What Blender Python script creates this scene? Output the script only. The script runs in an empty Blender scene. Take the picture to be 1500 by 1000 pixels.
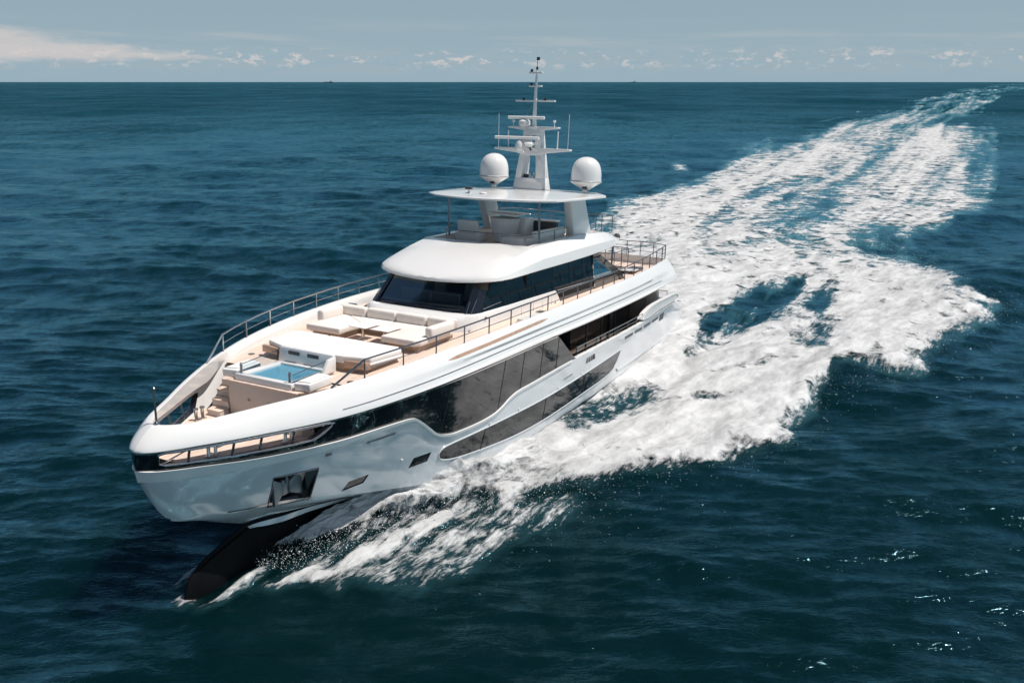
import bpy, bmesh, math, random
import numpy as np
from mathutils import Vector, Matrix
random.seed(7)
scn = bpy.context.scene

# ------------------------------------------------------------------ camera
F_PX = 1263.0
PITCH = math.atan(380 / F_PX)
CAM_H = 13.35
cam_d = bpy.data.cameras.new('camera'); cam = bpy.data.objects.new('camera', cam_d)
scn.collection.objects.link(cam); scn.camera = cam
cam_d.sensor_width = 36; cam_d.lens = F_PX / 1500 * 36; cam_d.clip_start = .5; cam_d.clip_end = 60000
cam.location = (0, 0, CAM_H); cam.rotation_euler = (math.pi / 2 - PITCH, 0, 0)

# ------------------------------------------------------------------ sky and sun
SUN_EL = math.radians(64)
SUN_DIR = (1.0, -0.04)                        # horizontal direction towards the sun
SUN_AZ = math.atan2(SUN_DIR[0], SUN_DIR[1])    # clockwise from +Y
scn.view_settings.view_transform = 'Standard'; scn.view_settings.look = 'None'
scn.view_settings.gamma = 1; scn.view_settings.exposure = 0.04
w = bpy.data.worlds.new('World'); scn.world = w; w.use_nodes = True
nt = w.node_tree; N = nt.nodes; L = nt.links
for n in list(N): N.remove(n)

class G:
    """small helper that chains math nodes"""
    def __init__(s, tree): s.t = tree; s.N = tree.nodes; s.L = tree.links
    def new(s, k, **kw):
        n = s.N.new(k)
        for a, b in kw.items(): setattr(n, a, b)
        return n
    def put(s, sock, v):
        if isinstance(v, bpy.types.NodeSocket): s.L.new(v, sock)
        elif v is not None: sock.default_value = v
    def m(s, op, a, b=None, c=None, clamp=False):
        n = s.new('ShaderNodeMath', operation=op, use_clamp=clamp)
        s.put(n.inputs[0], a)
        if b is not None: s.put(n.inputs[1], b)
        if c is not None: s.put(n.inputs[2], c)
        return n.outputs[0]
    def mr(s, v, a, b, c=0.0, d=1.0, smooth=False):
        n = s.new('ShaderNodeMapRange', interpolation_type='SMOOTHSTEP' if smooth else 'LINEAR')
        s.put(n.inputs['Value'], v); s.put(n.inputs['From Min'], a); s.put(n.inputs['From Max'], b)
        s.put(n.inputs['To Min'], c); s.put(n.inputs['To Max'], d)
        return n.outputs['Result']
    def mix(s, f, a, b, mode='MIX'):
        n = s.new('ShaderNodeMix', data_type='RGBA', blend_type=mode)
        s.put(n.inputs[0], f); s.put(n.inputs[6], a); s.put(n.inputs[7], b)
        return n.outputs[2]
    def noise(s, vec, scale, detail=4, rough=.55, dist=0.0):
        n = s.new('ShaderNodeTexNoise'); s.put(n.inputs['Vector'], vec)
        n.inputs['Scale'].default_value = scale; n.inputs['Detail'].default_value = detail
        n.inputs['Roughness'].default_value = rough; n.inputs['Distortion'].default_value = dist
        return n.outputs['Fac']
    def mapping(s, vec, scale=(1, 1, 1), rot=(0, 0, 0), loc=(0, 0, 0)):
        n = s.new('ShaderNodeMapping'); s.put(n.inputs['Vector'], vec)
        n.inputs['Scale'].default_value = scale; n.inputs['Rotation'].default_value = rot; n.inputs['Location'].default_value = loc
        return n.outputs[0]
    def xyz(s, vec):
        n = s.new('ShaderNodeSeparateXYZ'); s.put(n.inputs[0], vec); return n.outputs
    def comb(s, x, y, z):
        n = s.new('ShaderNodeCombineXYZ'); s.put(n.inputs[0], x); s.put(n.inputs[1], y); s.put(n.inputs[2], z); return n.outputs[0]

g = G(nt)
sky = g.new('ShaderNodeTexSky', sky_type='NISHITA'); sky.sun_disc = False
sky.sun_elevation = SUN_EL; sky.sun_rotation = SUN_AZ
sky.air_density = 1.0; sky.dust_density = 1.2; sky.ozone_density = 2.0; sky.altitude = 10
tc = g.new('ShaderNodeTexCoord')
d = g.xyz(tc.outputs['Generated'])
az = g.m('ARCTAN2', d[0], d[1])
el = g.m('ARCSINE', d[2])
eld = g.m('MULTIPLY', el, 57.29578); azd = g.m('MULTIPLY', az, 57.29578)
# line of small cumulus low above the sea
v1 = g.comb(g.m('MULTIPLY', azd, 1.0), g.m('MULTIPLY', eld, 2.1), 3.0)
n1 = g.noise(v1, 1.15, 7, .62)
n1b = g.noise(g.comb(azd, 0.0, 9.0), .22, 2, .5)
win = g.m('MULTIPLY', g.mr(eld, .55, 1.3, smooth=True), g.mr(eld, 2.15, 1.5, smooth=True))
puff = g.m('MULTIPLY', g.mr(g.m('ADD', n1, g.m('MULTIPLY', g.m('SUBTRACT', n1b, .5), .25)), .53, .64, smooth=True), win)
# hazy grey bank below and between the puffs
n2 = g.noise(g.comb(g.m('MULTIPLY', azd, .5), g.m('MULTIPLY', eld, 3.0), 1.0), .8, 5, .6)
bank = g.m('MULTIPLY', g.m('MULTIPLY', g.mr(n2, .42, .62, smooth=True), g.mr(eld, 2.4, 1.2, smooth=True)), g.mr(eld, .1, .8, smooth=True))
# long thin cirrus sheets
n3 = g.noise(g.comb(g.m('MULTIPLY', azd, .10), g.m('ADD', g.m('MULTIPLY', eld, 1.6), g.m('MULTIPLY', azd, .03)), 5.0), .8, 5, .55)
cw = g.m('MULTIPLY', g.mr(eld, 1.3, 2.1, smooth=True), g.mr(eld, 3.9, 2.6, smooth=True))
cir = g.m('MULTIPLY', g.m('MULTIPLY', g.mr(n3, .46, .68, smooth=True), cw), .5)
# one bigger lit sheet at the left
q1 = g.m('DIVIDE', g.m('ADD', azd, 31.0), g.mr(azd, -31.0, -20.0, 9.0, 12.0))
q2 = g.m('DIVIDE', g.m('SUBTRACT', eld, g.m('SUBTRACT', 2.05, g.m('MULTIPLY', g.m('ADD', azd, 31.0), .055))), g.mr(azd, -31.0, -19.0, 1.05, .3))
rr = g.m('ADD', g.m('MULTIPLY', q1, q1), g.m('MULTIPLY', q2, q2))
n4 = g.noise(g.comb(g.m('MULTIPLY', azd, .35), g.m('MULTIPLY', eld, 1.6), 2.0), 1.0, 6, .6)
big = g.mr(g.m('ADD', rr, g.m('MULTIPLY', g.m('SUBTRACT', n4, .5), 3.0)), 1.55, .1, smooth=True)
hsv = g.new('ShaderNodeHueSaturation'); hsv.inputs['Saturation'].default_value = .85; hsv.inputs['Value'].default_value = .60
g.put(hsv.inputs['Color'], sky.outputs[0])
base = g.mix(1.0, hsv.outputs[0], (0.82, .97, 1.05, 1), 'MULTIPLY')
lowf = g.mr(eld, 22.0, 1.0, 0.0, 0.93)
base = g.mix(lowf, base, (3.6, 4.92, 5.75, 1))
c = g.mix(g.m('MULTIPLY', bank, .55), base, (3.9, 4.75, 5.2, 1))
c = g.mix(cir, c, (5.0, 5.4, 5.7, 1))
c = g.mix(g.m('MULTIPLY', big, .8), c, (6.8, 6.4, 6.3, 1))
c = g.mix(g.m('MULTIPLY', puff, .7), c, (7.2, 6.7, 6.5, 1))
bg = g.new('ShaderNodeBackground'); g.put(bg.inputs['Color'], c); bg.inputs['Strength'].default_value = .09
wo = g.new('ShaderNodeOutputWorld'); L.new(bg.outputs[0], wo.inputs[0])

sun_d = bpy.data.lights.new('sun', 'SUN'); sun = bpy.data.objects.new('sun', sun_d); scn.collection.objects.link(sun)
sun_d.energy = 5.0; sun_d.angle = math.radians(.53); sun_d.color = (1.0, .955, .90)
sv = Vector((SUN_DIR[0] * math.cos(SUN_EL), SUN_DIR[1] * math.cos(SUN_EL), math.sin(SUN_EL)))
sun.rotation_euler = sv.to_track_quat('Z', 'Y').to_euler(); sun.location = (0, 0, 60)

# ------------------------------------------------------------------ boat frame: X aft from the bow tip, Y to port, Z up
YAW = math.radians(27.8); TRIM = math.radians(3.59)
a_ = Vector((math.sin(YAW), math.cos(YAW), 0)); p_ = Vector((math.cos(YAW), -math.sin(YAW), 0)); u_ = Vector((0, 0, 1))
A0 = a_ * math.cos(TRIM) - u_ * math.sin(TRIM); A1 = p_; A2 = u_ * math.cos(TRIM) + a_ * math.sin(TRIM)
ORG = Vector((-9.445, 19.24, -1.15)) + a_ * 22 - A0 * 22
ROOT = Matrix(((A0.x, -A1.x, A2.x, ORG.x), (A0.y, -A1.y, A2.y, ORG.y), (A0.z, -A1.z, A2.z, ORG.z), (0, 0, 0, 1)))

def pchip(xk, yk):
    xk = np.array(xk, float); yk = np.array(yk, float); h = np.diff(xk); dl = np.diff(yk) / h
    dd = np.zeros(len(xk)); dd[0] = dl[0]; dd[-1] = dl[-1]
    for i in range(1, len(xk) - 1):
        if dl[i - 1] * dl[i] > 0:
            w1 = 2 * h[i] + h[i - 1]; w2 = h[i] + 2 * h[i - 1]
            dd[i] = (w1 + w2) / (w1 / dl[i - 1] + w2 / dl[i])
    def f(x):
        x = np.clip(np.asarray(x, float), xk[0], xk[-1]); i = np.clip(np.searchsorted(xk, x) - 1, 0, len(h) - 1)
        t = (x - xk[i]) / h[i]
        return ((2 * t**3 - 3 * t**2 + 1) * yk[i] + (t**3 - 2 * t**2 + t) * h[i] * dd[i] + (-2 * t**3 + 3 * t**2) * yk[i + 1] + (t**3 - t**2) * h[i] * dd[i + 1])
    return f
Y0 = pchip([.55, .62, .75, 1, 1.5, 2, 3, 4, 5, 6, 7, 8, 9, 10, 12, 14, 16, 18, 20, 24, 28, 31, 32.5],
           [0, .2, .42, .66, .95, 1.2, 1.72, 2.2, 2.6, 2.92, 3.18, 3.38, 3.53, 3.65, 3.82, 3.92, 3.96, 3.96, 3.95, 3.88, 3.65, 3.35, 3.1])
Z0 = pchip([.55, 1, 2, 3, 4, 5, 7, 10, 14, 18, 32.5], [4.92, 4.93, 5.01, 5.12, 5.21, 5.31, 5.5, 5.69, 5.83, 5.88, 5.93])
Y1 = pchip([0, .03, .15, .5, 1.16, 1.92, 2.72, 4.11, 5.34, 6.77, 8.5, 11.5, 15.4, 18, 21, 25, 30, 34.6],
           [0, .15, .36, .68, 1.12, 1.58, 1.98, 2.65, 3.12, 3.53, 3.87, 4.18, 4.33, 4.36, 4.33, 4.24, 4.0, 3.7])
Z1 = pchip([0, 1.2, 4, 6.8, 8.5, 11.5, 15, 18, 25, 35], [4.42, 4.47, 4.53, 4.69, 4.78, 4.9, 4.97, 4.95, 4.9, 4.88])
FL = pchip([0, 2, 5, 10, 16, 34], [.12, .3, .3, .18, .07, .04])
XS = pchip([1.1, 1.7, 2.25, 2.83, 3.9, 5], [2.3, 1.5, .95, .45, .03, 0])
ZT = pchip([0, 1.2, 2.9, 4.3, 6.3, 6.85, 7.2, 7.5, 7.95, 8.32, 8.75, 9.3, 10.3, 11.3, 11.8, 12.2, 12.7, 13.8, 14.8, 17.3, 26, 31.6, 31.9, 33.5, 34.23, 34.5],
           [3.9, 3.84, 3.76, 3.78, 3.88, 3.89, 3.85, 3.68, 3.35, 3.07, 2.88, 2.8, 2.82, 2.92, 3.08, 3.28, 3.42, 3.5, 3.56, 3.64, 3.6, 3.6, 3.57, 2.98, 2.4, 1.75])
ZC = pchip([0, .1, .45, .95, 2.3, 3.4, 4.4, 5.2, 7, 9, 11, 13, 15.5, 20, 24, 34.5], [3.88, 3.69, 2.83, 2.25, 2.03, 2.0, 1.86, 1.74, 1.45, 1.12, .9, 1.05, 1.36, 1.5, 1.58, 1.66])
DZ = pchip([4.2, 6, 8, 10, 12, 14, 33], [5.0, 5.1, 5.22, 5.33, 5.4, 5.42, 5.48])
def S(X, Z):
    X = np.asarray(X, float)
    s_ = Y1(X - XS(Z) * np.exp(-X / 6.0)) - np.maximum(Z1(X) - Z, 0) * FL(X)
    return np.maximum(s_, .42 * np.sqrt(np.clip(X - XS(Z), 0, 1.2)) * np.clip((2.6 - X) / 1.4, 0, 1))

# ------------------------------------------------------------------ materials
def material(name, build):
    m = bpy.data.materials.new(name); m.use_nodes = True
    gg = G(m.node_tree)
    for n in list(gg.N): gg.N.remove(n)
    out = gg.new('ShaderNodeOutputMaterial')
    build(gg, out); return m
def pbsdf(gg, **kw):
    n = gg.new('ShaderNodeBsdfPrincipled')
    for k, v in kw.items(): gg.put(n.inputs[k.replace('_', ' ')], v)
    return n
IORS = {'black tinted glass': 1.75, 'dark salon glass': 1.55}
def simple(name, col, rough=.4, metal=0.0, coat=0.0, var=.04, nscale=1.5, bump=0.0, bscale=60, spec=.5):
    def b(gg, out):
        t = gg.new('ShaderNodeTexCoord').outputs['Object']
        n = gg.noise(t, nscale, 4, .6)
        k = gg.mr(n, .3, .7, 1 - var, 1 + var)
        cc = gg.mix(1.0, (*col, 1), gg.comb(k, k, k), 'MULTIPLY')
        p = pbsdf(gg, Base_Color=cc, Roughness=gg.mr(n, .3, .7, rough * .85, rough * 1.15), Metallic=metal)
        p.inputs['Coat Weight'].default_value = coat; p.inputs['Coat Roughness'].default_value = .04
        p.inputs['Specular IOR Level'].default_value = spec
        if name in IORS: p.inputs['IOR'].default_value = IORS[name]
        if bump:
            bn = gg.new('ShaderNodeBump'); bn.inputs['Strength'].default_value = bump; bn.inputs['Distance'].default_value = .01
            gg.put(bn.inputs['Height'], gg.noise(t, bscale, 3, .6)); gg.L.new(bn.outputs[0], p.inputs['Normal'])
        gg.L.new(p.outputs[0], out.inputs[0])
    return material(name, b)
def teak_mat(name, col, along='X'):
    def b(gg, out):
        t = gg.new('ShaderNodeTexCoord').outputs['Object']
        x = gg.xyz(t)
        u = x[1] if along == 'X' else x[0]
        fr = gg.m('FRACT', gg.m('MULTIPLY', u, 10.0))
        seam = gg.mr(gg.m('ABSOLUTE', gg.m('SUBTRACT', fr, .5)), .42, .47, 0.0, 1.0)
        pl = gg.new('ShaderNodeTexWhiteNoise', noise_dimensions='1D'); gg.put(pl.inputs['W'], gg.m('FLOOR', gg.m('MULTIPLY', u, 10.0)))
        gr = gg.noise(gg.mapping(t, (1.5, 25, 25) if along == 'X' else (25, 1.5, 25)), 2.0, 4, .6)
        k = gg.m('ADD', gg.mr(pl.outputs[0], 0, 1, .88, 1.08), gg.mr(gr, .3, .7, -.10, .10))
        cc = gg.mix(1.0, (*col, 1), gg.comb(k, k, k), 'MULTIPLY')
        cc = gg.mix(gg.m('MULTIPLY', seam, .75), cc, (.05, .04, .035, 1))
        p = pbsdf(gg, Base_Color=cc, Roughness=.62)
        gg.L.new(p.outputs[0], out.inputs[0])
    return material(name, b)
def glass_mat(name, tint, refl=1.0):
    def b(gg, out):
        tr = gg.new('ShaderNodeBsdfTransparent'); tr.inputs[0].default_value = (*tint, 1)
        gl = gg.new('ShaderNodeBsdfGlossy'); gl.inputs['Roughness'].default_value = .02; gl.inputs['Color'].default_value = (.62, .78, .82, 1)
        fr = gg.new('ShaderNodeFresnel'); fr.inputs[0].default_value = 1.5
        mx = gg.new('ShaderNodeMixShader'); gg.put(mx.inputs[0], gg.m('MULTIPLY', fr.outputs[0], refl, clamp=True))
        gg.L.new(tr.outputs[0], mx.inputs[1]); gg.L.new(gl.outputs[0], mx.inputs[2]); gg.L.new(mx.outputs[0], out.inputs[0])
    return material(name, b)
M = {
 'white': simple('white gelcoat', (.72, .705, .69), .22, coat=.6, var=.02, nscale=.6),
 'hullw': simple('white hull paint', (.64, .655, .67), .14, metal=.15, coat=1.0, var=.02, nscale=.4),
 'whitem': simple('matt white paint', (.76, .745, .73), .45, var=.03),
 'teak': teak_mat('teak planking', (.71, .55, .455)),
 'teakw': simple('varnished teak', (.40, .25, .17), .3, coat=.4, var=.15, nscale=6),
 'black': simple('black tinted glass', (.006, .007, .009), .03, coat=.0, var=.0, spec=.55),
 'winglass': simple('dark salon glass', (.008, .010, .012), .04, var=.0, spec=.7),
 'blackpaint': simple('black paint', (.012, .013, .015), .3, coat=.3, var=.1),
 'anti_shadow': simple('black antifouling and chine shadow', (.004, .004, .005), .55, coat=.0, var=.2, spec=.10),  # also used for the painted shadow above the boot stripe
 'steel': simple('polished steel', (.62, .60, .58), .16, metal=1.0, var=.05),
 'darksteel_refl': simple('sea-reflection dark steel', (.23, .24, .26), .28, metal=1.0, var=.05),  # dark tone also paints the sea's reflection onto chrome rails
 'cushion': simple('cream outdoor fabric', (.74, .675, .62), .85, var=.04, nscale=3, bump=.5, bscale=90),
 'cushion2': simple('white sunpad fabric', (.78, .745, .71), .85, var=.03, nscale=2, bump=.4, bscale=70),
 'wicker': simple('woven beige base', (.42, .31, .23), .7, var=.2, nscale=40, bump=.8, bscale=60),
 'grey': simple('grey outdoor fabric', (.68, .66, .64), .85, var=.05, nscale=3, bump=.4, bscale=80),
 'beige': simple('beige gelcoat', (.55, .485, .445), .5, var=.04),
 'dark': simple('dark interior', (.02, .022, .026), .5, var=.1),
 'darkgrey': simple('dark grey plastic', (.06, .062, .066), .45, var=.1),
 'screen': simple('grey instrument panel', (.16, .17, .18), .35, var=.1),
 'poolw': simple('still pool water', (.09, .27, .38), .04, var=.06, nscale=4, bump=.12, bscale=6),
 'wind': glass_mat('windshield glass', (.50, .56, .58), .40),
 'clear': glass_mat('clear glass', (.72, .80, .84), 1.0),
 'anchor': simple('galvanised anchor steel', (.30, .30, .31), .4, metal=.9, var=.2),
}

# ------------------------------------------------------------------ mesh builder
def V(X, Y, Z): return Vector((float(X), -float(Y), float(Z)))
COL = scn.collection
SPLIT = {'vent', 'scupper', 'fender_eye', 'mullion', 'stanchion', 'ceiling_light', 'leg'}
class MB:
    def __init__(s): s.bm = bmesh.new(); s.mats = []
    def mi(s, m):
        if m not in s.mats: s.mats.append(m)
        return s.mats.index(m)
    def grid(s, rows, m, close=False):
        i = s.mi(m); vs = [[s.bm.verts.new(V(*p)) for p in r] for r in rows]
        n = len(rows); fs = []
        for a in range(n - 1 + (1 if close else 0)):
            r0 = vs[a]; r1 = vs[(a + 1) % n]
            for k in range(len(r0) - 1):
                try:
                    f = s.bm.faces.new((r0[k], r0[k + 1], r1[k + 1], r1[k])); f.material_index = i; fs.append(f)
                except ValueError: pass
        return fs
    def grid2(s, rows, m):                      # port side and its mirror image
        s.grid(rows, m); s.grid([[(p[0], -p[1], p[2]) for p in r] for r in rows], m)
    def poly(s, pts, m):
        f = s.bm.faces.new([s.bm.verts.new(V(*p)) for p in pts]); f.material_index = s.mi(m); return f
    def solid(s, make, m, bevel=0, seg=2):
        t = bmesh.new(); make(t)
        if bevel: bmesh.ops.bevel(t, geom=list(t.edges), offset=bevel, segments=seg, profile=.5, affect='EDGES', clamp_overlap=True)
        i = s.mi(m); mp = {}
        for v in t.verts: mp[v] = s.bm.verts.new(v.co)
        for f in t.faces:
            try: nf = s.bm.faces.new([mp[v] for v in f.verts]); nf.material_index = i
            except ValueError: pass
        t.free()
    def prism(s, poly, z0, z1, m, bevel=0, seg=2, topscale=None):   # poly in (X, Y); z may be callables of X
        f0 = z0 if callable(z0) else (lambda x: z0); f1 = z1 if callable(z1) else (lambda x: z1)
        def mk(t):
            a = [t.verts.new(V(x, y, f0(x))) for x, y in poly]; b = [t.verts.new(V(x, y, f1(x))) for x, y in poly]
            n = len(poly)
            t.faces.new(a[::-1]); t.faces.new(b)
            for k in range(n): t.faces.new((a[k], a[(k + 1) % n], b[(k + 1) % n], b[k]))
            bmesh.ops.recalc_face_normals(t, faces=t.faces)
        s.solid(mk, m, bevel, seg)
    def hull8(s, pts, m, bevel=0, seg=2):        # 8 corners: bottom 4, top 4
        def mk(t):
            v = [t.verts.new(V(*p)) for p in pts]
            for q in ((3, 2, 1, 0), (4, 5, 6, 7), (0, 1, 5, 4), (1, 2, 6, 5), (2, 3, 7, 6), (3, 0, 4, 7)): t.faces.new([v[k] for k in q])
            bmesh.ops.recalc_face_normals(t, faces=t.faces)
        s.solid(mk, m, bevel, seg)
    def box(s, x0, x1, y0, y1, z0, z1, m, bevel=0, seg=2):
        s.hull8([(x0, y0, z0), (x1, y0, z0), (x1, y1, z0), (x0, y1, z0), (x0, y0, z1), (x1, y0, z1), (x1, y1, z1), (x0, y1, z1)], m, bevel, seg)
    def xzprism(s, poly, y0, y1, m, bevel=0, seg=2):
        def mk(t):
            a = [t.verts.new(V(x, y0, z)) for x, z in poly]; b = [t.verts.new(V(x, y1, z)) for x, z in poly]; n = len(poly)
            t.faces.new(a[::-1]); t.faces.new(b)
            for k in range(n): t.faces.new((a[k], a[(k + 1) % n], b[(k + 1) % n], b[k]))
            bmesh.ops.recalc_face_normals(t, faces=t.faces)
        s.solid(mk, m, bevel, seg)
    def tube(s, pts, r, m, seg=8, closed=False):
        P = [V(*p) for p in pts]; n = len(P); i = s.mi(m); rings = []; up = Vector((0, 0, 1))
        for k in range(n):
            d_ = (P[(k + 1) % n] - P[k - 1]) if closed else (P[min(k + 1, n - 1)] - P[max(k - 1, 0)])
            d_.normalize(); sx = d_.cross(up if abs(d_.z) < .95 else Vector((1, 0, 0))).normalized(); sy = sx.cross(d_)
            rad = r[k] if isinstance(r, (list, tuple)) else r
            rings.append([s.bm.verts.new(P[k] + rad * (sx * math.cos(t) + sy * math.sin(t))) for t in [2 * math.pi * j / seg for j in range(seg)]])
        for k in range(n if closed else n - 1):
            a = rings[k]; b = rings[(k + 1) % n]
            for j in range(seg):
                f = s.bm.faces.new((a[j], a[(j + 1) % seg], b[(j + 1) % seg], b[j])); f.material_index = i
        if not closed:
            for rg in (rings[0][::-1], rings[-1]):
                f = s.bm.faces.new(rg); f.material_index = i
    def lathe(s, c, prof, m, seg=28):            # prof (r, z) from centre (X, Y, Z)
        i = s.mi(m); rings = []
        for r, z in prof:
            rings.append([s.bm.verts.new(V(c[0] + r * math.cos(t), c[1] + r * math.sin(t), c[2] + z)) for t in [2 * math.pi * j / seg for j in range(seg)]])
        for a, b in zip(rings, rings[1:]):
            for j in range(seg):
                f = s.bm.faces.new((a[j], a[(j + 1) % seg], b[(j + 1) % seg], b[j])); f.material_index = i
        f = s.bm.faces.new(rings[0][::-1]); f.material_index = i
        f = s.bm.faces.new(rings[-1]); f.material_index = i
    def build(s, name, parent=None, off=None, sharp=35, label=None, merge=.0005, split=None):
        if split is None: split = name in SPLIT
        if split:
            bmesh.ops.remove_doubles(s.bm, verts=s.bm.verts, dist=.0005)
            seen = set(); o = None
            for v0 in list(s.bm.verts):
                if v0 in seen: continue
                st = [v0]; seen.add(v0); isl = []
                while st:
                    v = st.pop(); isl.append(v)
                    for e in v.link_edges:
                        q = e.other_vert(v)
                        if q not in seen: seen.add(q); st.append(q)
                t = MB(); t.mats = s.mats; mp = {v: t.bm.verts.new(v.co) for v in isl}
                fs = set(f for v in isl for f in v.link_faces)
                if not fs: continue
                for f in fs: nf = t.bm.faces.new([mp[v] for v in f.verts]); nf.material_index = f.material_index
                o = t.build(name, parent, off, sharp, label, merge, False)
            s.bm.free(); return o
        if merge: bmesh.ops.remove_doubles(s.bm, verts=s.bm.verts, dist=merge)
        bmesh.ops.recalc_face_normals(s.bm, faces=s.bm.faces)
        if off is not None: bmesh.ops.translate(s.bm, verts=s.bm.verts, vec=-V(*off))
        me = bpy.data.meshes.new(name); s.bm.to_mesh(me); s.bm.free()
        for m in s.mats: me.materials.append(M[m] if isinstance(m, str) else m)
        me.polygons.foreach_set('use_smooth', [True] * len(me.polygons)); me.set_sharp_from_angle(angle=math.radians(sharp))
        o = bpy.data.objects.new(name, me); COL.objects.link(o)
        if parent is not None: o.parent = parent
        if label: o['label'] = label
        return o
def thing(name, label, cat, base=(0, 0, 0), group=None):
    o = bpy.data.objects.new(name, None); COL.objects.link(o); o.empty_display_size = .3
    o.matrix_world = ROOT @ Matrix.Translation(V(*base))
    o['label'] = label; o['category'] = cat
    if group: o['group'] = group
    return o
def lin(a, b, n): return [a + (b - a) * i / (n - 1) for i in range(n)]
def smooth_pts(pts, n=6, closed=False):
    out = []; N_ = len(pts); P = [Vector(p) for p in pts]
    rng = range(N_ if closed else N_ - 1)
    for i in rng:
        p0 = P[i - 1] if (closed or i > 0) else P[0]; p1 = P[i]; p2 = P[(i + 1) % N_]; p3 = P[(i + 2) % N_] if (closed or i + 2 < N_) else P[-1]
        for k in range(n):
            t = k / n
            out.append(tuple(.5 * ((2 * p1) + (p2 - p0) * t + (2 * p0 - 5 * p1 + 4 * p2 - p3) * t * t + (3 * p1 - p0 - 3 * p2 + p3) * t**3)))
    if not closed: out.append(tuple(P[-1]))
    return out

# ------------------------------------------------------------------ YACHT
yacht = thing('motor_yacht', 'large white three-deck motor yacht with black side glazing speeding towards the camera', 'yacht')

def cut_side(bm, poly, sides=(1, -1), margin=.5, depth=None):
    """cut a convex opening, poly in (X, Z), out of the side skin; deletes what is inside"""
    cx = sum(p[0] for p in poly) / len(poly); cz = sum(p[1] for p in poly) / len(poly)
    xa = min(p[0] for p in poly) - margin; xb = max(p[0] for p in poly) + margin
    za = min(p[1] for p in poly) - margin; zb = max(p[1] for p in poly) + margin
    for sg in sides:
        for k in range(len(poly)):
            (x0, z0), (x1, z1) = poly[k], poly[(k + 1) % len(poly)]
            no = Vector((z1 - z0, 0, -(x1 - x0))).normalized()
            fs = []
            for f in bm.faces:
                c_ = f.calc_center_median()
                if (-c_.y * sg) > .02 and xa < c_.x < xb and za < c_.z < zb: fs.append(f)
            geo = set(fs)
            for f in fs:
                geo.update(f.verts); geo.update(f.edges)
            bmesh.ops.bisect_plane(bm, geom=list(geo), plane_co=Vector((x0, 0, z0)), plane_no=no, dist=1e-5)
        dele = []
        for f in bm.faces:
            c_ = f.calc_center_median()
            if (-c_.y * sg) <= .02 or not (xa < c_.x < xb and za < c_.z < zb): continue
            ins = True
            for k in range(len(poly)):
                (x0, z0), (x1, z1) = poly[k], poly[(k + 1) % len(poly)]
                s1 = (x1 - x0) * (c_.z - z0) - (z1 - z0) * (c_.x - x0); s2 = (x1 - x0) * (cz - z0) - (z1 - z0) * (cx - x0)
                if s1 * s2 < 0: ins = False; break
            if ins: dele.append(f)
        bmesh.ops.delete(bm, geom=dele, context='FACES')
def edge_pts(poly, step=.15):
    out = []
    for k in range(len(poly)):
        (x0, z0), (x1, z1) = poly[k], poly[(k + 1) % len(poly)]
        n = max(1, int(math.hypot(x1 - x0, z1 - z0) / step))
        for j in range(n): out.append((x0 + (x1 - x0) * j / n, z0 + (z1 - z0) * j / n))
    return out

# columns, dense at the rounded nose
XC = sorted(set([0, .004, .012, .03, .06, .1, .16, .24, .34, .46, .6, .78, .95] + [round(x, 3) for x in np.arange(1.15, 6.6, .2)] + [round(x, 3) for x in np.arange(6.6, 15, .12)] + [round(x, 3) for x in np.arange(15, 31.6, .4)] + [31.6, 31.9, 32.4, 32.9, 33.4, 33.8, 34.1, 34.35, 34.5]))
PORT1 = [(5.30, 1.90), (5.42, 2.21), (6.06, 2.27), (5.97, 2.0)]
PORT2 = [(7.53, 2.04), (7.64, 2.37), (8.36, 2.385), (8.27, 2.08)]
ANCH = [(3.27, 1.95), (3.08, 3.0), (4.24, 3.02), (4.36, 1.95)]
FAIR = [(18.5, 3.14), (18.55, 3.38), (19.45, 3.40), (19.55, 3.16)]
LOWWIN_T = pchip([8.72, 8.8, 9.0, 9.5, 11.37, 15.07, 20.3, 22.8], [2.2, 2.33, 2.41, 2.45, 2.52, 2.62, 2.80, 2.88])
LOWWIN_B = pchip([8.72, 8.8, 9.05, 9.6, 10.84, 13.0, 15.3, 18.3, 21.4, 22.05, 22.8], [2.18, 2.02, 1.90, 1.80, 1.72, 1.65, 1.72, 1.86, 2.0, 2.15, 2.87])
nz = 22
hb = MB()
rows = []
for X in XC:
    zt = float(ZT(X)); zc = min(float(ZC(X)), zt); r = []
    for j in range(nz + 1):
        Z = zt + (zc - zt) * j / nz
        Y = float(S(X, Z))
        if X < .96 and j == nz: Y = 0.0
        if X == 0: Y = 0.0
        r.append((X, Y, Z))
    rows.append(r)
hb.grid2(rows, 'hullw')
# stem underside facet and bottom
YL = pchip([.95, 2, 3, 3.6, 4.5, 5.5, 6.5, 8, 10, 12, 14, 20, 34.5], [0, .02, .03, .05, .45, .95, 1.45, 2.2, 3.05, 3.55, 3.8, 3.95, 3.45])
ZL = pchip([.95, 2, 3, 3.6, 4.5, 5.5, 6.5, 8, 10, 12, 14, 20, 34.5], [2.25, 1.78, 1.32, 1.1, 1.12, 1.2, 1.2, 1.0, .78, .85, 1.1, 1.36, 1.5])
XB = [x for x in XC if x >= .95]
rows = []
for X in XB:
    zc = float(ZC(X)); yc = 0.0 if X < .96 else float(S(X, zc)); yl = float(YL(X)); zl = float(ZL(X)); r = []
    for t in lin(0, 1, 6):
        r.append((X, yc + (yl - yc) * t, zc + (zl - zc) * t - .05 * math.sin(math.pi * t)))
    rows.append(r)
hb.grid2(rows, 'hullw')
rows2 = []
BW = pchip([1.16, 1.6, 2.2, 3, 3.6, 5, 7, 10, 14, 20, 34.5], [.02, .14, .24, .33, .40, .66, 1.15, 2.3, 3.3, 3.7, 3.3])
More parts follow.
